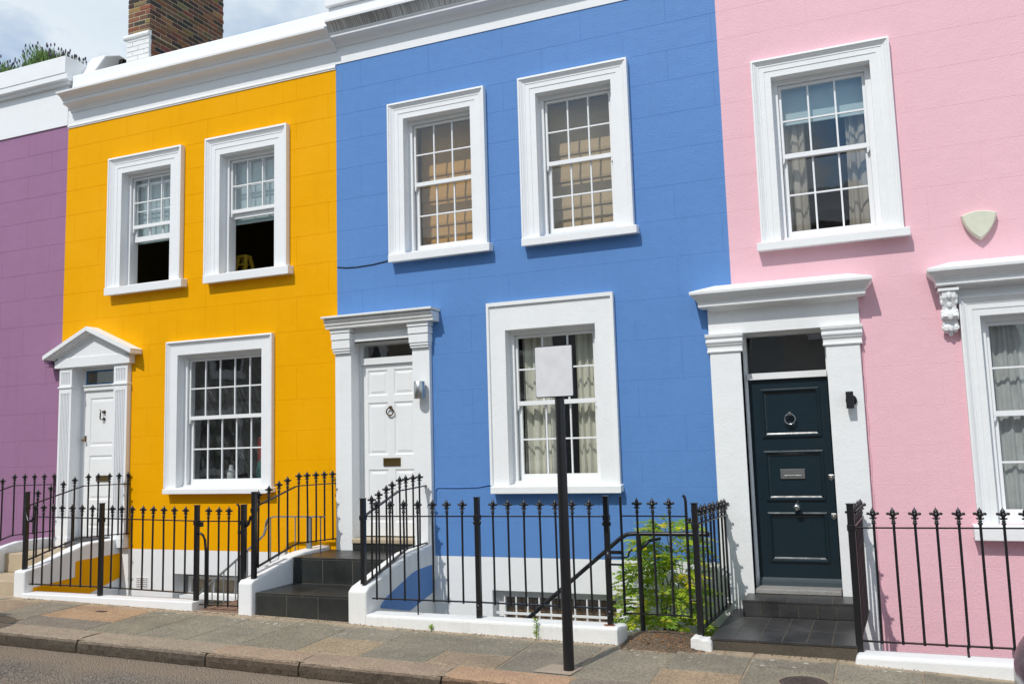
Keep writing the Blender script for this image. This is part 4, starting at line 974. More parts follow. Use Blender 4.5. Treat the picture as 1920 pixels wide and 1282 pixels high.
# blue gate
r = railing('gate', (-1.93, RY, .25), 'black gate with three finials standing in front of the green climber', 'gate', 'black iron gates')
rail(r, [(-2.215, RY, 1.135), (-1.635, RY, 1.133)], 'top_rail', .02); rail(r, [(-2.22, RY, .285), (-1.625, RY, .285)], 'bottom_rail', .02)
for x in (-2.07, -1.925, -1.777): baluster(r, x, RY, .285, 1.134)
MB().tube([(-2.218, RY, .27), (-2.218, RY, 1.31)], .012, 8).build('gate_stile', M['iron'], r)
MB().tube([(-1.628, RY, .27), (-1.628, RY, 1.27), (-1.635, RY, 1.3), (-1.65, RY, 1.315)], .013, 8).build('gate_stile', M['iron'], r)
b = MB(); b.box(-2.33, -2.215, RY-.03, RY-.01, .80, .83); b.box(-2.34, -2.215, RY-.03, RY+.0, .70, .715); b.tube([(-2.33, RY-.02, .77), (-2.18, RY-.02, .77), (-2.16, RY-.02, .78), (-2.15, RY-.02, .82), (-2.12, RY-.02, .845)], .009, 6); b.ball((-2.345, RY-.02, .76), .03, .03, .07); b.build('latch', M['iron'], r)
b = MB(); b.tube([(-1.62, RY, 1.085), (-1.57, RY, 1.085)], .012, 6); b.ball((-1.6, RY, 1.10), .014, .014, .025); b.tube([(-1.62, RY, .42), (-1.56, RY, .42)], .012, 6); b.build('hinge', M['iron'], r)
# railing on the left of the pink platform
r = railing('railing', (-1.55, RY, .13), 'short black railing on the left edge of the charcoal tiled platform', 'railing', RG)
rail(r, [(-1.55, RY, 1.065), (-1.505, 0, 1.04)], 'top_rail', .05, .012); rail(r, [(-1.55, RY, .175), (-1.505, 0, .17)], 'bottom_rail', .04, .012)
for y in (-1.31, -1.13, -.95, -.775, -.60, -.42, -.24, -.07): baluster(r, lerp(-1.505, -1.55, y/RY), y, .172, interp(y, [RY, 0], [1.065, 1.04]))
post(r, -1.552, RY, .10, 1.25, .05)
# railing on the right of the pink platform
r = railing('railing', (-.28, RY, .08), 'black railing on the right edge of the charcoal platform, seen end on', 'railing', RG)
rail(r, [(-.28, RY, 1.055), (-.235, 0, 1.03)], 'top_rail', .05, .012); rail(r, [(-.28, RY, .165), (-.235, 0, .16)], 'bottom_rail', .04, .012)
for y in (-1.28, -1.10, -.925, -.75, -.575, -.40, -.225, -.06): baluster(r, lerp(-.235, -.28, y/RY), y, .165, interp(y, [RY, 0], [1.055, 1.03]))
post(r, -.28, RY, .02, 1.243, .055)
# pink front railing
r = railing('railing', (1.5, RY, .07), 'long black railing in front of the pink house wall', 'railing', RG)
rail(r, [(-.255, RY, 1.047), (4.4, RY, 1.07)], 'top_rail'); rail(r, [(-.26, RY, .155), (4.4, RY, .16)], 'bottom_rail')
x = -.112
while x < 4.3: baluster(r, x, RY, .156, 1.05, r=.0105); x += .155
for x in (.50, 1.7, 2.9, 4.2): MB().tube([(x, RY, .05), (x, RY, .16)], .009, 6).build('stay', M['iron'], r)
bpy.data.objects.remove(FIN)
# handrails down to the basements
b = MB(); b.tube([(-3.45, -.9, .01), (-2.36, -.9, .89), (-2.30, -.9, .922), (-2.22, -.9, .93), (-1.52, -.9, .932)], .021, 10)
b.tube([(-2.19, -.9, .93), (-2.18, -.9, -.2)], .024, 10); b.tube([(-2.18, -.9, .78), (-2.1, -.85, .86), (-2.0, -.8, .88)], .016, 8)
tag(b.build('handrail', M['iron'], None, origin=(-2.2, -.9, 0)), 'black tubular handrail slanting down behind the blue house railing', 'handrail')
hr = empty('handrail', (-6.9, -.3, 0), 'grey metal balustrade down the basement stair of the yellow house', 'handrail')
b = MB(); b.tube([(-8.0, -.3, .06), (-7.06, -.3, .75)], 0, flat=(.03, .018)); b.tube([(-7.06, -.3, .75), (-7.0, -.3, .80), (-6.97, -.3, .88), (-6.96, -.3, .96), (-6.93, -.3, 1.0), (-6.85, -.3, 1.02), (-6.12+.0, -.3, 1.022)], 0, flat=(.03, .016)); b.build('rail', M['greyiron'], hr)
for x, t, z0_ in ((-7.78, .22, -.6), (-7.60, .355, -.5), (-7.42, .485, -.4), (-7.24, .617, -.3), (-7.14, .69, -.2), (-6.90, 1.01, .15), (-6.78, 1.02, .15), (-6.66, 1.02, .15), (-6.54, 1.02, .15), (-6.18, 1.02, .15)): MB().tube([(x, -.3, z0_), (x, -.3, t)], .008, 6).build('baluster', M['greyiron'], hr)
for x, t, z0_ in ((-7.33, .55, -.4), (-6.34, 1.02, .1)): MB().box(x-.03, x+.03, -.315, -.285, z0_, t).build('post', M['greyiron'], hr)
st = empty('basement_steps', (-6.8, -.7, .1), 'brown brick landing and steps behind the narrow gate of the yellow house', 'steps')
b = MB()
for k in range(8): b.box(-7.02+.075*k, -7.02+.075*k+.07, -1.42, -.35, .02, .113)
b.build('landing', M['tread_brick'], st, .004, 1)
b = MB()
for k in range(6): b.box(-7.28-.26*k, -7.02-.26*k, -1.2, -.32, -1.9, -.08-.19*k)
b.box(-7.0, -6.43, -1.2, -.05, -1.9, .015); b.build('flight', M['concrete'], st)

# ------------------------------------------------------------------ street things
sg = empty('street_sign', (-2.415, -2.378, zg(-2.415, -2.378)), 'blank pale grey sign on a black pole standing by the kerb', 'sign')
MB().lathe([(.047, -.3), (.0435, .06), (.0415, .8), (.0385, 2.42), (.036, 2.5)], (-2.415, -2.36, 0), 20).build('pole', M['iron'], sg)
b = MB(); b.prism([(-2.598+.006, 2.18), (-2.28-.006, 2.18), (-2.28, 2.186), (-2.28, 2.584), (-2.286, 2.59), (-2.592, 2.59), (-2.598, 2.584), (-2.598, 2.186)], 'y', -2.412, -2.402); pl = b.build('sign_plate', M['signwhite'], sg, .001, 1)
b = MB(); b.prism([(-2.604+.008, 2.173), (-2.274-.008, 2.173), (-2.274, 2.181), (-2.274, 2.590), (-2.282, 2.598), (-2.596, 2.598), (-2.604, 2.590), (-2.604, 2.181)], 'y', -2.401, -2.395); b.box(-2.46, -2.37, -2.395, -2.35, 2.26, 2.29); b.box(-2.46, -2.37, -2.395, -2.35, 2.48, 2.51); b.build('sign_frame', M['iron'], sg)
b = MB(); b.c = (1.2, 1.05, .92); zz = zg(-2.415, -2.36); b.add([(-2.68, -2.49, zg(-2.68, -2.49)+.004), (-2.36, -2.49, zg(-2.36, -2.49)+.004), (-2.33, -2.26, zg(-2.33, -2.26)+.004), (-2.6, -2.24, zg(-2.6, -2.24)+.004)], [(0, 1, 2, 3)]); tag(b.build('pavement_patch', stone('pale_mortar_patch', (.34, .27, .2), (.44, .36, .28), 60, .6)), kind='structure')
mx_, my_ = -.66, -2.17
b = MB(); zc = zg(mx_, my_)
b.lathe([(.002, .006), (.125, .006), (.13, .003), (.135, .007), (.165, .007), (.17, .003)], (mx_, my_, zc), 40)
for k in range(5):
    for j in range(-4, 5):
        if (j*.022)**2 + ((k-2)*.035)**2 < .011 and random.random() < .75: b.box(mx_+j*.022-.008, mx_+j*.022+.007, my_+(k-2)*.035-.007, my_+(k-2)*.035+.007, zc+.005, zc+.009)
mc = tag(b.build('manhole_cover', M['castiron'], None, origin=(mx_, my_, zc)), 'round rusty brown iron cover set in the pavement slabs', 'manhole cover')
MB().torus((mx_, my_, zc), .178, .007, 'z', 40, 6).build('rim', M['mortar'], mc)
b = MB(); zc = zg(-8.0, -1.79); b.box(-8.06, -7.94, -1.82, -1.76, zc-.01, zc+.006); b.box(-8.045, -7.955, -1.805, -1.775, zc+.006, zc+.008); tag(b.build('utility_cover', M['castiron'], None, origin=(-8.0, -1.79, zc)), 'tiny rectangular metal cover in the brown paving slab', 'cover')

# wall fittings
b = MB(); b.lathe([(.060, 0), (.064, .004), (.064, .196), (.060, .2)], (-4.915, -.145, 2.36), 24); wl = b.build('wall_lamp', M['steel'], None, origin=(-4.915, -.145, 2.36)); tag(wl, 'brushed steel cylinder wall lamp beside the white panelled door', 'wall lamp')
MB().box(-4.95, -4.88, -.10, -.06, 2.40, 2.52).build('bracket', M['steel'], wl)
b = MB(); b.box(-.29, -.222, -.165, -.10, 2.05, 2.212); wl = b.build('wall_lamp', M['blackplastic'], None, .003, origin=(-.256, -.13, 2.05)); tag(wl, 'small black box wall lamp beside the dark teal door', 'wall lamp')
MB().lathe([(.052, 0), (.052, -.02), (.02, -.022), (.02, -.045)], (-.245, -.06, 2.13), 24, 'y').build('back_plate', M['blackplastic'], wl)
def shield(s_):
    c = (.985, 3.735); pts = []
    A = [(-.15, .075), (.15, .075), (0, -.165)]
    def arcpts(p, q, bul, n=8):
        mx2, mz2 = (p[0]+q[0])/2, (p[1]+q[1])/2; dx, dz = q[0]-p[0], q[1]-p[1]; L = math.hypot(dx, dz); nx_, nz_ = dz/L, -dx/L
        return [(p[0]+dx*t - nx_*bul*4*t*(1-t), p[1]+dz*t - nz_*bul*4*t*(1-t)) for t in [k/n for k in range(n)]]
    pts = arcpts(A[0], A[1], .035) + arcpts(A[1], A[2], .03) + arcpts(A[2], A[0], .03)
    return [(c[0]+x*s_, c[1]+z*s_) for x, z in pts]
P0 = shield(1.0); P1 = shield(.9); n = len(P0)
b = MB(); vs = [(x, -.001, z) for x, z in P0] + [(x, -.062, z) for x, z in P0] + [(x, -.078, z) for x, z in P1]
fs = [(i, (i+1) % n, n+(i+1) % n, n+i) for i in range(n)] + [(n+i, n+(i+1) % n, 2*n+(i+1) % n, 2*n+i) for i in range(n)] + [tuple(range(2*n, 3*n))]
b.add(vs, fs); ab = tag(b.build('alarm_box', M['cream'], None, origin=(.98, 0, 3.73)), 'pale cream shield-shaped alarm box on the pink wall', 'alarm box')
bm = bmesh.new(); bm.from_mesh(ab.data); bmesh.ops.recalc_face_normals(bm, faces=bm.faces[:]); bm.to_mesh(ab.data); bm.free()
def cable(pts, r, mat, label): return tag(MB().tube(pts, r, 6).build('cable', mat, None, origin=pts[0]), label, 'cable', None)
cable([(-6.12, -.006, 4.06), (-6.0, -.006, 4.04), (-5.85, -.006, 4.032), (-5.6, -.006, 4.04), (-5.42, -.006, 4.06), (-5.33, -.01, 4.085)], .006, M['iron'], 'dark cable sagging along the blue wall to the upper window sill')
cable([(-4.80, -.006, 1.15), (-4.80, -.006, 1.30), (-4.77, -.006, 1.335), (-4.5, -.006, 1.33), (-4.25, -.006, 1.335), (-4.06, -.01, 1.37)], .006, M['blue'], 'blue painted cable running to the ground floor sill of the blue house')
pts = []
for k in range(26): z = 3.05 - k*.107; pts.append((-.112 + .006*sin(k*1.9) + (.0 if z > .5 else .0), -.008, z))
cable(pts, .005, M['pink'], 'thin pink painted cable hanging down beside the teal door surround')
# ------------------------------------------------------------------ things behind the panes
for i, (x0, x1, seed) in enumerate(((-3.80, -3.42, 2), (-3.14, -2.82, 5))):
    curtain('curtain', x0, x1, 1.40, 3.08, .30, M['cream_cloth'], ['left cream curtain behind the sign in the blue house ground floor window', 'right cream curtain behind the sign in the blue house ground floor window'][i], 4, .035, 0, seed, group='cream curtains')
def roman(x0, x1, z0, z1, y, mat, label, n=5):
    pr = []; h = (z1-z0)/n
    for k in range(n):
        pr += [(y, z1-h*k), (y-.004, z1-h*k-h*.5), (y-.022, z1-h*k-h*.9), (y-.018, z1-h*k-h*.985)]
    pr = pr + [(y, z0)]
    b = MB(); m_ = len(pr); b.add([(x0, p[0], p[1]) for p in pr] + [(x1, p[0], p[1]) for p in pr], [(i, i+1, m_+i+1, m_+i) for i in range(m_-1)])
    return tag(b.build('roman_blind', mat, None, solid=.004, origin=((x0+x1)/2, y, z0)), label, 'blind', 'roman blinds in the upper windows')
roman(-5.12, -4.25, 4.20, 5.80, .40, M['tan_cloth'], 'golden tan roman blind in the left upper window of the blue house')
roman(-3.39, -2.52, 4.20, 5.80, .40, M['tan_cloth2'], 'paler tan roman blind in the right upper window of the blue house')
b = MB(); b.box(-.79, .13, .245, .25, 5.07, 5.48); b.box(-.79, .13, .238, .256, 5.05, 5.075); tag(b.build('roller_blind', M['aqua_cloth'], None, origin=(-.33, .25, 5.05)), 'pale blue roller blind half drawn in the upper pink house window', 'blind')
for xa, xb, za, lab in ((-9.70, -8.82, 4.83, 'pale blue sheet imitating sky reflection behind the upper panes of the left open yellow house window'), (-7.95, -7.07, 4.90, 'pale blue sheet imitating sky reflection behind the upper panes of the right open yellow house window')):
    b = MB(); b.box(xa, xb, .275, .279, za, 5.80); b.box(xa, xb, .268, .286, za-.02, za)  # added pale sheet; its colour stands in for sky reflected in the panes
    tag(b.build('sky_reflection_sheet', M['aqua_cloth'], None, origin=((xa+xb)/2, .28, za)), lab, 'blind')
curtain('curtain', -.79, -.52, 3.80, 5.48, .33, M['beige_cloth'], 'narrow beige curtain at the left of the upper pink house window', 3, .03, 0, 8, group='beige curtains')
curtain('curtain', -.12, .14, 3.80, 5.48, .33, M['beige_cloth'], 'sunlit beige curtain at the right of the upper pink house window', 3, .035, .12, 9, group='beige curtains')
curtain('net_curtain', .93, 2.14, .98, 2.85, .26, M['net_cloth'], 'white net curtain in the ground floor window of the pink house', 11, .02, 0, 4)
b = MB(); vs = []; fs = []; n = 24
for i in range(n+1):
    for j in range(n+1): vs.append((lerp(-8.62, -7.27, i/n), .32+.02*sin(i*.5+j*.25)+.012*sin(j*.6+i*.2), lerp(1.37, 3.1, j/n)))
for i in range(n):
    for j in range(n): fs.append((i*(n+1)+j, (i+1)*(n+1)+j, (i+1)*(n+1)+j+1, i*(n+1)+j+1))
b.add(vs, fs, True); tag(b.build('dust_sheet', M['plastic'], None, origin=(-7.9, .3, 1.37)), 'creased clear plastic dust sheet behind the yellow house ground floor panes', 'dust sheet')
b = MB(); b.lathe([(.05, 0), (.06, .02), (.06, .16), (.04, .2), (.03, .25), (.03, .27)], (-8.17, .5, 1.37), 12); tag(b.build('plastic_bottle', M['whiteplastic'], None, origin=(-8.17, .5, 1.37)), 'white plastic bottle behind the dust sheet in the yellow house window', 'bottle')
b = MB(); b.lathe([(.10, 0), (.15, .05), (.17, .18), (.13, .3), (.06, .38), (.09, .42)], (-7.62, .55, 1.37), 12, 'z', 1, .6); tag(b.build('plastic_bag', M['green'], None, origin=(-7.62, .55, 1.37)), 'green plastic bag behind the dust sheet in the yellow house window', 'bag')
b = MB(); b.box(-7.95, -7.55, .75, .8, 1.37, 2.0); b.prism([(-7.85, 2.0), (-7.8, 2.18), (-7.7, 2.18), (-7.65, 2.0)], 'y', .75, .8); tag(b.build('tool_case', M['red'], None, .02, origin=(-7.8, .77, 1.37)), 'dim red case behind the dust sheet in the yellow house window', 'case')
b = MB()
lx = -8.06
for (xa, ya, xb, yb) in ((-.16, .42, -.06, .56), (.16, .42, .06, .56), (-.16, .86, -.06, .64), (.16, .86, .06, .64)): b.tube([(lx+xa, ya, 3.76), (lx+xb, yb, 4.52)], 0, flat=(.045, .025))
for k in range(4): b.box(lx-.15+.022*k, lx+.15-.022*k, .43+.03*k, .50+.03*k, 3.9+.16*k, 3.925+.16*k)
b.box(lx-.08, lx+.08, .53, .67, 4.50, 4.53); ld = tag(b.build('step_ladder', M['ladder'], None, origin=(lx, .6, 3.75)), 'yellow step ladder in the dark open upper window of the yellow house', 'ladder')

# ------------------------------------------------------------------ plants
def leaf_quad(b, p, d, L, W, nrm, fold=.25):
    d = d.normalized(); s_ = d.cross(nrm).normalized(); u = s_.cross(d)
    mid = p + d*L*.45
    b.add([p, mid + s_*W/2 - u*W*fold, p + d*L, mid - s_*W/2 - u*W*fold, mid], [(0, 1, 4), (1, 2, 4), (2, 3, 4), (3, 0, 4)])
def V(*a): return Vector(a)
wr = empty('climbing_plant', (-2.0, -.45, -.6), 'leafy green wisteria climbing behind the black gate of the blue house', 'plant')
rnd = random.Random(11)
stems = []
for k in range(7):
    x = -2.05 + rnd.uniform(-.1, .1); pts = []; ex = rnd.uniform(-.42, .3); top = rnd.uniform(.4, 1.0)
    for i in range(9):
        t = i/8; pts.append((x + ex*t*t*(1 if top < .8 else .4) + .03*sin(i*1.3+k), -.45 + .25*t + .05*cos(i*1.1+k*2), lerp(-.7, top, t)))
    stems.append(pts)
b = MB()
for pts in stems: b.tube(pts, [lerp(.012, .004, i/8) for i in range(9)], 6)
b.build('stem', M['bark'], wr)
b = MB()
def half_width(z): return interp(z, [-.7, -.2, .2, .55, .8, 1.0, 1.06], [.56, .50, .38, .32, .26, .18, .04])
for k in range(430):
    z = rnd.uniform(-.55, 1.02); hw = half_width(z); cx = interp(z, [-.7, 0, .5, 1.05], [-2.16, -2.12, -2.06, -1.98])
    t = rnd.uniform(-1, 1); x = cx + hw*t; y = -.40 + rnd.uniform(-.36, .3)*(1 - .45*max(0, z))
    # clumps and gaps
    if sin(x*9.0+z*4)*cos(z*8.5-x*3) < -.62: continue
    p = V(x, y, z); out = V(t*.9 + rnd.uniform(-.5, .5), -.55 + rnd.uniform(-.5, .4), rnd.uniform(-.35, .5)).normalized()
    Lr = rnd.uniform(.15, .25); nl = rnd.randint(5, 7); tint = rnd.choice([(1, 1, 1), (.75, .85, .8), (1.15, 1.1, .9), (1.25, 1.2, .7), (.6, .75, .7)])
    if rnd.random() < .06: tint = (1.9, 1.35, .5)
    for i in range(nl):
        f = (i+1)/nl; q = p + out*Lr*f + V(0, 0, -.05*f*f); b.c = tuple(c*rnd.uniform(.85, 1.15) for c in tint)
        sd = out.cross(V(0, 0, 1)).normalized()
        for s_ in (-1, 1):
            dr = (sd*s_ + out*.55 + V(0, 0, -.35+rnd.uniform(-.15, .15))).normalized()
            leaf_quad(b, q, dr, rnd.uniform(.055, .09), rnd.uniform(.024, .034), V(rnd.uniform(-.3, .3), -.3, 1).normalized())
    leaf_quad(b, p+out*Lr+V(0, 0, -.05), out+V(0, 0, -.3), .06, .02, V(0, -.2, 1))
b.build('foliage', M['leaf'], wr)
def lavender(x0, x1, y0, y1, z, h, label, seed, cnt=900):
    rnd = random.Random(seed); root = empty('lavender_bush', ((x0+x1)/2, (y0+y1)/2, z), label, 'plant', 'lavender bushes on the parapet')
    b = MB(); f = MB(); cx, cy = (x0+x1)/2, (y0+y1)/2
    for k in range(cnt):
        u, v = rnd.uniform(-1, 1), rnd.uniform(-1, 1)
        if u*u+v*v > 1: continue
        hh = h*(1-.45*u*u)*rnd.uniform(.72, 1.0); base = V(cx+u*.85*(x1-x0)/2, cy+v*(y1-y0)/2, z)
        lean = V(u*.14+rnd.uniform(-.06, .06), v*.1, hh)
        t0 = rnd.uniform(.15, .75); g = rnd.uniform(.6, 1.35); b.c = (.13*g, .235*g, .045*g)
        for q in range(4): leaf_quad(b, base+lean*(t0+.08*q), V(rnd.uniform(-.6, .6), rnd.uniform(-.6, .6), .9), .09, .014, V(rnd.uniform(-1, 1), -1, .2).normalized())
        if rnd.random() < .12:
            tip = base + lean*rnd.uniform(1.0, 1.25); b.c = (.08, .12, .04); leaf_quad(b, base+lean*.6, tip-(base+lean*.6), (tip-(base+lean*.6)).length, .006, V(0, -1, 0))
            b.c = (.075, .05, .11); b.ball(tip, .012, .012, .032, 6, 4)
    b.build('foliage', M['lavleaf'], root)
lavender(-13.5, -12.34, .3, .9, 7.7, .54, 'left lavender bush above the white parapet of the purple house', 3, 1700)
lavender(-12.36, -11.45, .3, .9, 7.7, .58, 'right, taller lavender bush above the white parapet of the purple house', 4, 2000)
def weed(x, y, h, label, seed, n=40, spread=.03):
    rnd = random.Random(seed); z = zg(x, y); b = MB()
    b.c = (.8, .9, .7); b.tube([(x, y, z-.01), (x+.01, y-.005, z+h*.5), (x, y, z+h)], [.004, .003, .001], 5)
    for k in range(n):
        t = rnd.uniform(.1, 1); a = rnd.uniform(0, 2*pi); b.c = tuple(rnd.uniform(.7, 1.1)*q for q in (.8, .95, .8))
        leaf_quad(b, V(x, y, z+h*t), V(cos(a), sin(a), .7), spread*rnd.uniform(.8, 1.3), .009, V(0, 0, 1))
    tag(b.build('weed', M['leaf'], None, origin=(x, y, z)), label, 'plant', 'weeds at the foot of the low wall')
weed(-3.02, -1.505, .17, 'tall thin weed growing at the foot of the blue house low wall', 1, 60, .04)
weed(-4.10, -1.50, .05, 'tiny weed tuft by the low wall near the black slate steps', 2, 30, .035)
# earth and leaf litter behind the gap
rnd = random.Random(3); b = MB(); n = 26; vs = []; fs = []
for i in range(n+1):
    for j in range(n+1):
        x = lerp(-2.27, -1.40, i/n); y = lerp(-1.66, -1.0, j/n)
        hump = .065*max(0, 1-((x+1.88)/.42)**2)*max(0, 1-((y+1.25)/.3)**2)**.7; edge = min(i, n-i, j)/4
        vs.append((x, y, zg(x, y) - .012 + min(1, edge)*.014 + hump + rnd.uniform(-.004, .006)*(1 if edge >= .5 else 0)))
for i in range(n):
    for j in range(n): fs.append((i*(n+1)+j, (i+1)*(n+1)+j, (i+1)*(n+1)+j+1, i*(n+1)+j+1))
b.add(vs, fs, True)
def soilz(x, y): return zg(x, y) + .002 + .065*max(0, 1-((x+1.88)/.42)**2)*max(0, 1-((y+1.25)/.3)**2)**.7
b.c = (1, 1, 1)
tag(b.build('soil', M['soil']), kind='stuff')
b = MB()
for k in range(420):
    x, y = rnd.gauss(-1.85, .22), rnd.gauss(-1.42, .13)
    if not (-2.25 < x < -1.3 and -1.7 < y < -1.02): continue
    a = rnd.uniform(0, 2*pi); g = rnd.uniform(.5, 1.6); b.c = (g*1.6, g*1.1, g*.75)
    leaf_quad(b, V(x, y, soilz(x, y)+.004), V(cos(a), sin(a), rnd.uniform(-.1, .3)), rnd.uniform(.012, .035), rnd.uniform(.008, .014), V(rnd.uniform(-.4, .4), rnd.uniform(-.4, .4), 1))
tag(b.build('leaf_litter', leaf('dead_leaf', (.16, .10, .05), (.26, .17, .09), .1)), kind='stuff')
# sandy grit along the pavement by the houses and loose chips on the road
b = MB()
for k in range(420):
    x = rnd.uniform(-10, .5); y = rnd.uniform(-5.2, -3.0); r_ = rnd.uniform(.004, .010); g = rnd.uniform(.5, 1.9); b.c = (g, g*.95, g*.88)
    b.ball((x, y, rz(x, y)+r_*.3), r_, r_*rnd.uniform(.6, 1), r_*.6, 5, 3)
for k in range(900):
    x = rnd.uniform(-9.5, .9); y = -1.47 - abs(rnd.gauss(0, .035)); r_ = rnd.uniform(.003, .007); g = rnd.uniform(.6, 1.5) if rnd.random() < .45 else rnd.uniform(.15, .4); b.c = (g*1.1, g*.95, g*.75)
    if -6.43 < x < -4.85 or -1.46 < x < -.3: y += .03
    b.ball((x, y, zg(x, y)+r_*.3), r_, r_, r_*.6, 5, 3)
tag(b.build('grit', stone('loose_grit', (.22, .2, .17), (.3, .27, .23), 60, .3, 0, True)), kind='stuff')

# ------------------------------------------------------------------ parked cars
def car(x_end, yc, paint_m, label, heading=1):
    """small hatchback; x_end is the tail, the car runs off towards +x (heading 1) or -x"""
    g = zg(x_end + heading*2, -3.8) - .12
    o = empty('parked_car', (x_end + heading*1.95, yc, g), label, 'car', 'cars parked along the kerb')
    def X(t): return x_end + heading*t
    sec = [  # t, half width, z bottom, z belt, z top
        (0.0, .70, .42, .72, .74), (.06, .78, .30, .88, .90), (.3, .83, .24, .92, 1.00), (.55, .84, .22, .93, 1.40), (.9, .84, .20, .93, 1.46), (1.6, .85, .20, .92, 1.50), (2.2, .85, .20, .91, 1.46), (2.65, .85, .20, .90, 1.22), (3.0, .84, .22, .89, .97), (3.5, .82, .24, .82, .86), (3.8, .76, .3, .7, .74), (3.9, .66, .4, .6, .62)]
    sec[2] = (.16, .82, .26, .93, 1.02); sec[3] = (.42, .84, .22, .94, 1.42)
    ring = []
    for t, hw, zb, zl, zt in sec:
        tw = hw*.80 if zt - zl > .15 else hw*.9
        pts = [(-hw*.9, zb), (-hw, zb+.12), (-hw*1.01, (zb+zl)/2), (-hw*.97, zl), (-tw*.98, zt-.06 if zt-zl > .15 else (zl+zt)/2), (-tw*.8, zt), (tw*.8, zt), (tw*.98, zt-.06 if zt-zl > .15 else (zl+zt)/2), (hw*.97, zl), (hw*1.01, (zb+zl)/2), (hw, zb+.12), (hw*.9, zb)]
        ring.append([(X(t), yc+a, g+z) for a, z in pts])
    m_ = 12; b = MB(); vs = [p for R in ring for p in R]
    fs = [(i*m_+j, i*m_+(j+1) % m_, (i+1)*m_+(j+1) % m_, (i+1)*m_+j) for i in range(len(ring)-1) for j in range(m_)]
    b.add(vs, fs, True); b.add(ring[0], [tuple(range(m_))]); b.add(ring[-1], [tuple(range(m_))[::-1]])
    body = b.build('body', paint_m, o)
    bm = bmesh.new(); bm.from_mesh(body.data); bmesh.ops.remove_doubles(bm, verts=bm.verts[:], dist=1e-4); bmesh.ops.recalc_face_normals(bm, faces=bm.faces[:]); bm.to_mesh(body.data); bm.free()
    m = body.modifiers.new('sub', 'SUBSURF'); m.levels = m.render_levels = 2
    # glass: rear, windscreen, sides
    def pane(P, name):
        b = MB(); n = Vector((P[1]-P[0])).cross(P[2]-P[0]).normalized()
        b.add(list(P) + [p + n*.012 for p in P], [(0, 1, 2, 3), (7, 6, 5, 4), (0, 4, 5, 1), (1, 5, 6, 2), (2, 6, 7, 3), (3, 7, 4, 0)]); return b.build(name, M['carglass'], o)
    pane([V(X(.12), yc-.66, g+.96), V(X(.12), yc+.66, g+.96), V(X(.37), yc+.56, g+1.36), V(X(.37), yc-.56, g+1.36)], 'rear_window')
    pane([V(X(3.0), yc-.66, g+.97), V(X(3.0), yc+.66, g+.97), V(X(2.3), yc+.56, g+1.42), V(X(2.3), yc-.56, g+1.42)], 'windscreen')
    for s_ in (-1, 1):
        for a, c in ((.62, 1.4), (1.46, 2.25)): pane([V(X(a), yc+s_*.825, g+.96), V(X(c), yc+s_*.825, g+.95), V(X(c-.05), yc+s_*.70, g+1.36), V(X(a+.05), yc+s_*.70, g+1.36)], 'side_window')
        for t in (.65, 3.15):
            b = MB(); b.lathe([(.18, -.1), (.29, -.1), (.31, -.07), (.31, .07), (.29, .1), (.18, .1)], (X(t), yc+s_*.76, g+.31), 24, 'y'); w = b.build('wheel', M['rubber'], o)
            MB().lathe([(.01, .0), (.05, .03), (.17, .02), (.185, .0)], (X(t), yc+s_*.86, g+.31), 20, 'y').build('rim', M['steel'], w)
        MB().box(X(.02), X(.10), yc+s_*.52, yc+s_*.70, g+.46, g+.58).build('tail_lamp', M['lamp_red'], o, .02)
        MB().box(X(3.80), X(3.86), yc+s_*.48, yc+s_*.68, g+.56, g+.68).build('headlight', M['lamp_clear'], o, .02)
        b = MB(); b.ball((X(2.4), yc+s_*.95, g+1.0), .05, .10, .07); b.build('wing_mirror', paint_m, o)
    return o
car(.572, -4.0, M['carpaint'], 'dark plum car tail cut off by the bottom right corner')
car(-8.42, -3.95, M['carpaint2'], 'dark grey car parked beyond the left edge of the picture', -1)

# ------------------------------------------------------------------ camera, light, sky
cam = bpy.data.cameras.new('camera'); co = bpy.data.objects.new('camera', cam); COL.objects.link(co); S.camera = co
a_, b_, c_ = 0.391185644, -0.115582283, -0.0291818492
base = Matrix(((1, 0, 0), (0, 0, -1), (0, 1, 0)))
Ry = Matrix(((cos(a_), 0, sin(a_)), (0, 1, 0), (-sin(a_), 0, cos(a_))))
Rx = Matrix(((1, 0, 0), (0, cos(b_), -sin(b_)), (0, sin(b_), cos(b_))))
Rz = Matrix(((cos(c_), -sin(c_), 0), (sin(c_), cos(c_), 0), (0, 0, 1)))
Rm = Rz @ Rx @ Ry @ base                      # rows: right, down, forward
right, down, fwd = Vector(Rm[0]), Vector(Rm[1]), Vector(Rm[2])
co.matrix_world = Matrix(((right.x, -down.x, -fwd.x, 0), (right.y, -down.y, -fwd.y, -9.2), (right.z, -down.z, -fwd.z, 1.8), (0, 0, 0, 1)))
cam.sensor_width = 36; cam.lens = 1655.33445*36/1920; cam.clip_start = .05; cam.clip_end = 1500
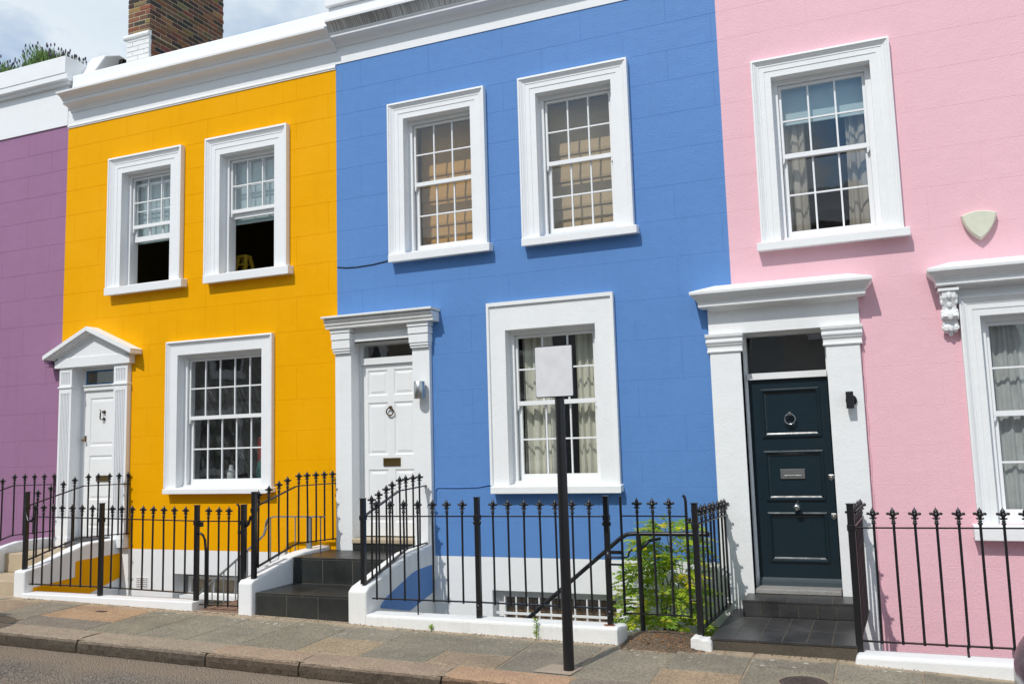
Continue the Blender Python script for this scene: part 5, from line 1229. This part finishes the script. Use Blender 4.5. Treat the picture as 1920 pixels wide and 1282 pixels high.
sun_dir = Vector((.22, 1.0, -1.17)).normalized()       # the way the light travels
L = bpy.data.lights.new('sun', 'SUN'); L.energy = 2.9; L.angle = radians(.53); L.color = (1.0, .965, .915)
lo = bpy.data.objects.new('sun', L); COL.objects.link(lo); lo.rotation_euler = sun_dir.to_track_quat('-Z', 'Y').to_euler()
w = bpy.data.worlds.new('World'); S.world = w; w.use_nodes = True; nt = w.node_tree
for n_ in list(nt.nodes): nt.nodes.remove(n_)
out = nt.nodes.new('ShaderNodeOutputWorld'); bg = nt.nodes.new('ShaderNodeBackground'); nt.links.new(bg.outputs[0], out.inputs[0])
sky = nt.nodes.new('ShaderNodeTexSky'); sky.sky_type = 'NISHITA'; sky.sun_disc = False
el = math.asin(-sun_dir.z); sky.sun_elevation = el; sky.sun_rotation = math.atan2(-sun_dir.x, -sun_dir.y)
sky.air_density = 1.3; sky.dust_density = .3; sky.ozone_density = 2.5
bg.inputs[1].default_value = .11
tc = nt.nodes.new('ShaderNodeTexCoord'); mp = nt.nodes.new('ShaderNodeMapping'); mp.inputs['Scale'].default_value = (1, 1, 2.2); mp.inputs['Location'].default_value = (.35, .2, .1)
nt.links.new(tc.outputs['Generated'], mp.inputs[0])
cl = noise(nt, mp.outputs[0], 2.3, 9, .56, .3); cl2 = noise(nt, mp.outputs[0], 6.0, 6, .6)
cov = ramp(nt, cl, [(.33, 0.0), (.50, 1.0)])
cc = mix(nt, (6.5, 7.5, 8.2), (7.9, 8.5, 8.9), ramp(nt, cl2, [(.3, 0), (.7, 1)]))
fac = math_(nt, 'MULTIPLY', cov, .9)
nt.links.new(mix(nt, mix(nt, sky.outputs[0], (.78, 1.08, 1.32), 1.0, 'MULTIPLY'), cc, fac), bg.inputs[0])
S.view_settings.view_transform = 'Standard'; S.view_settings.look = 'None'; S.view_settings.exposure = 0; S.view_settings.gamma = 1
S.render.engine = 'CYCLES'
S.cycles.max_bounces = 8; S.cycles.transparent_max_bounces = 12; S.cycles.use_denoising = True
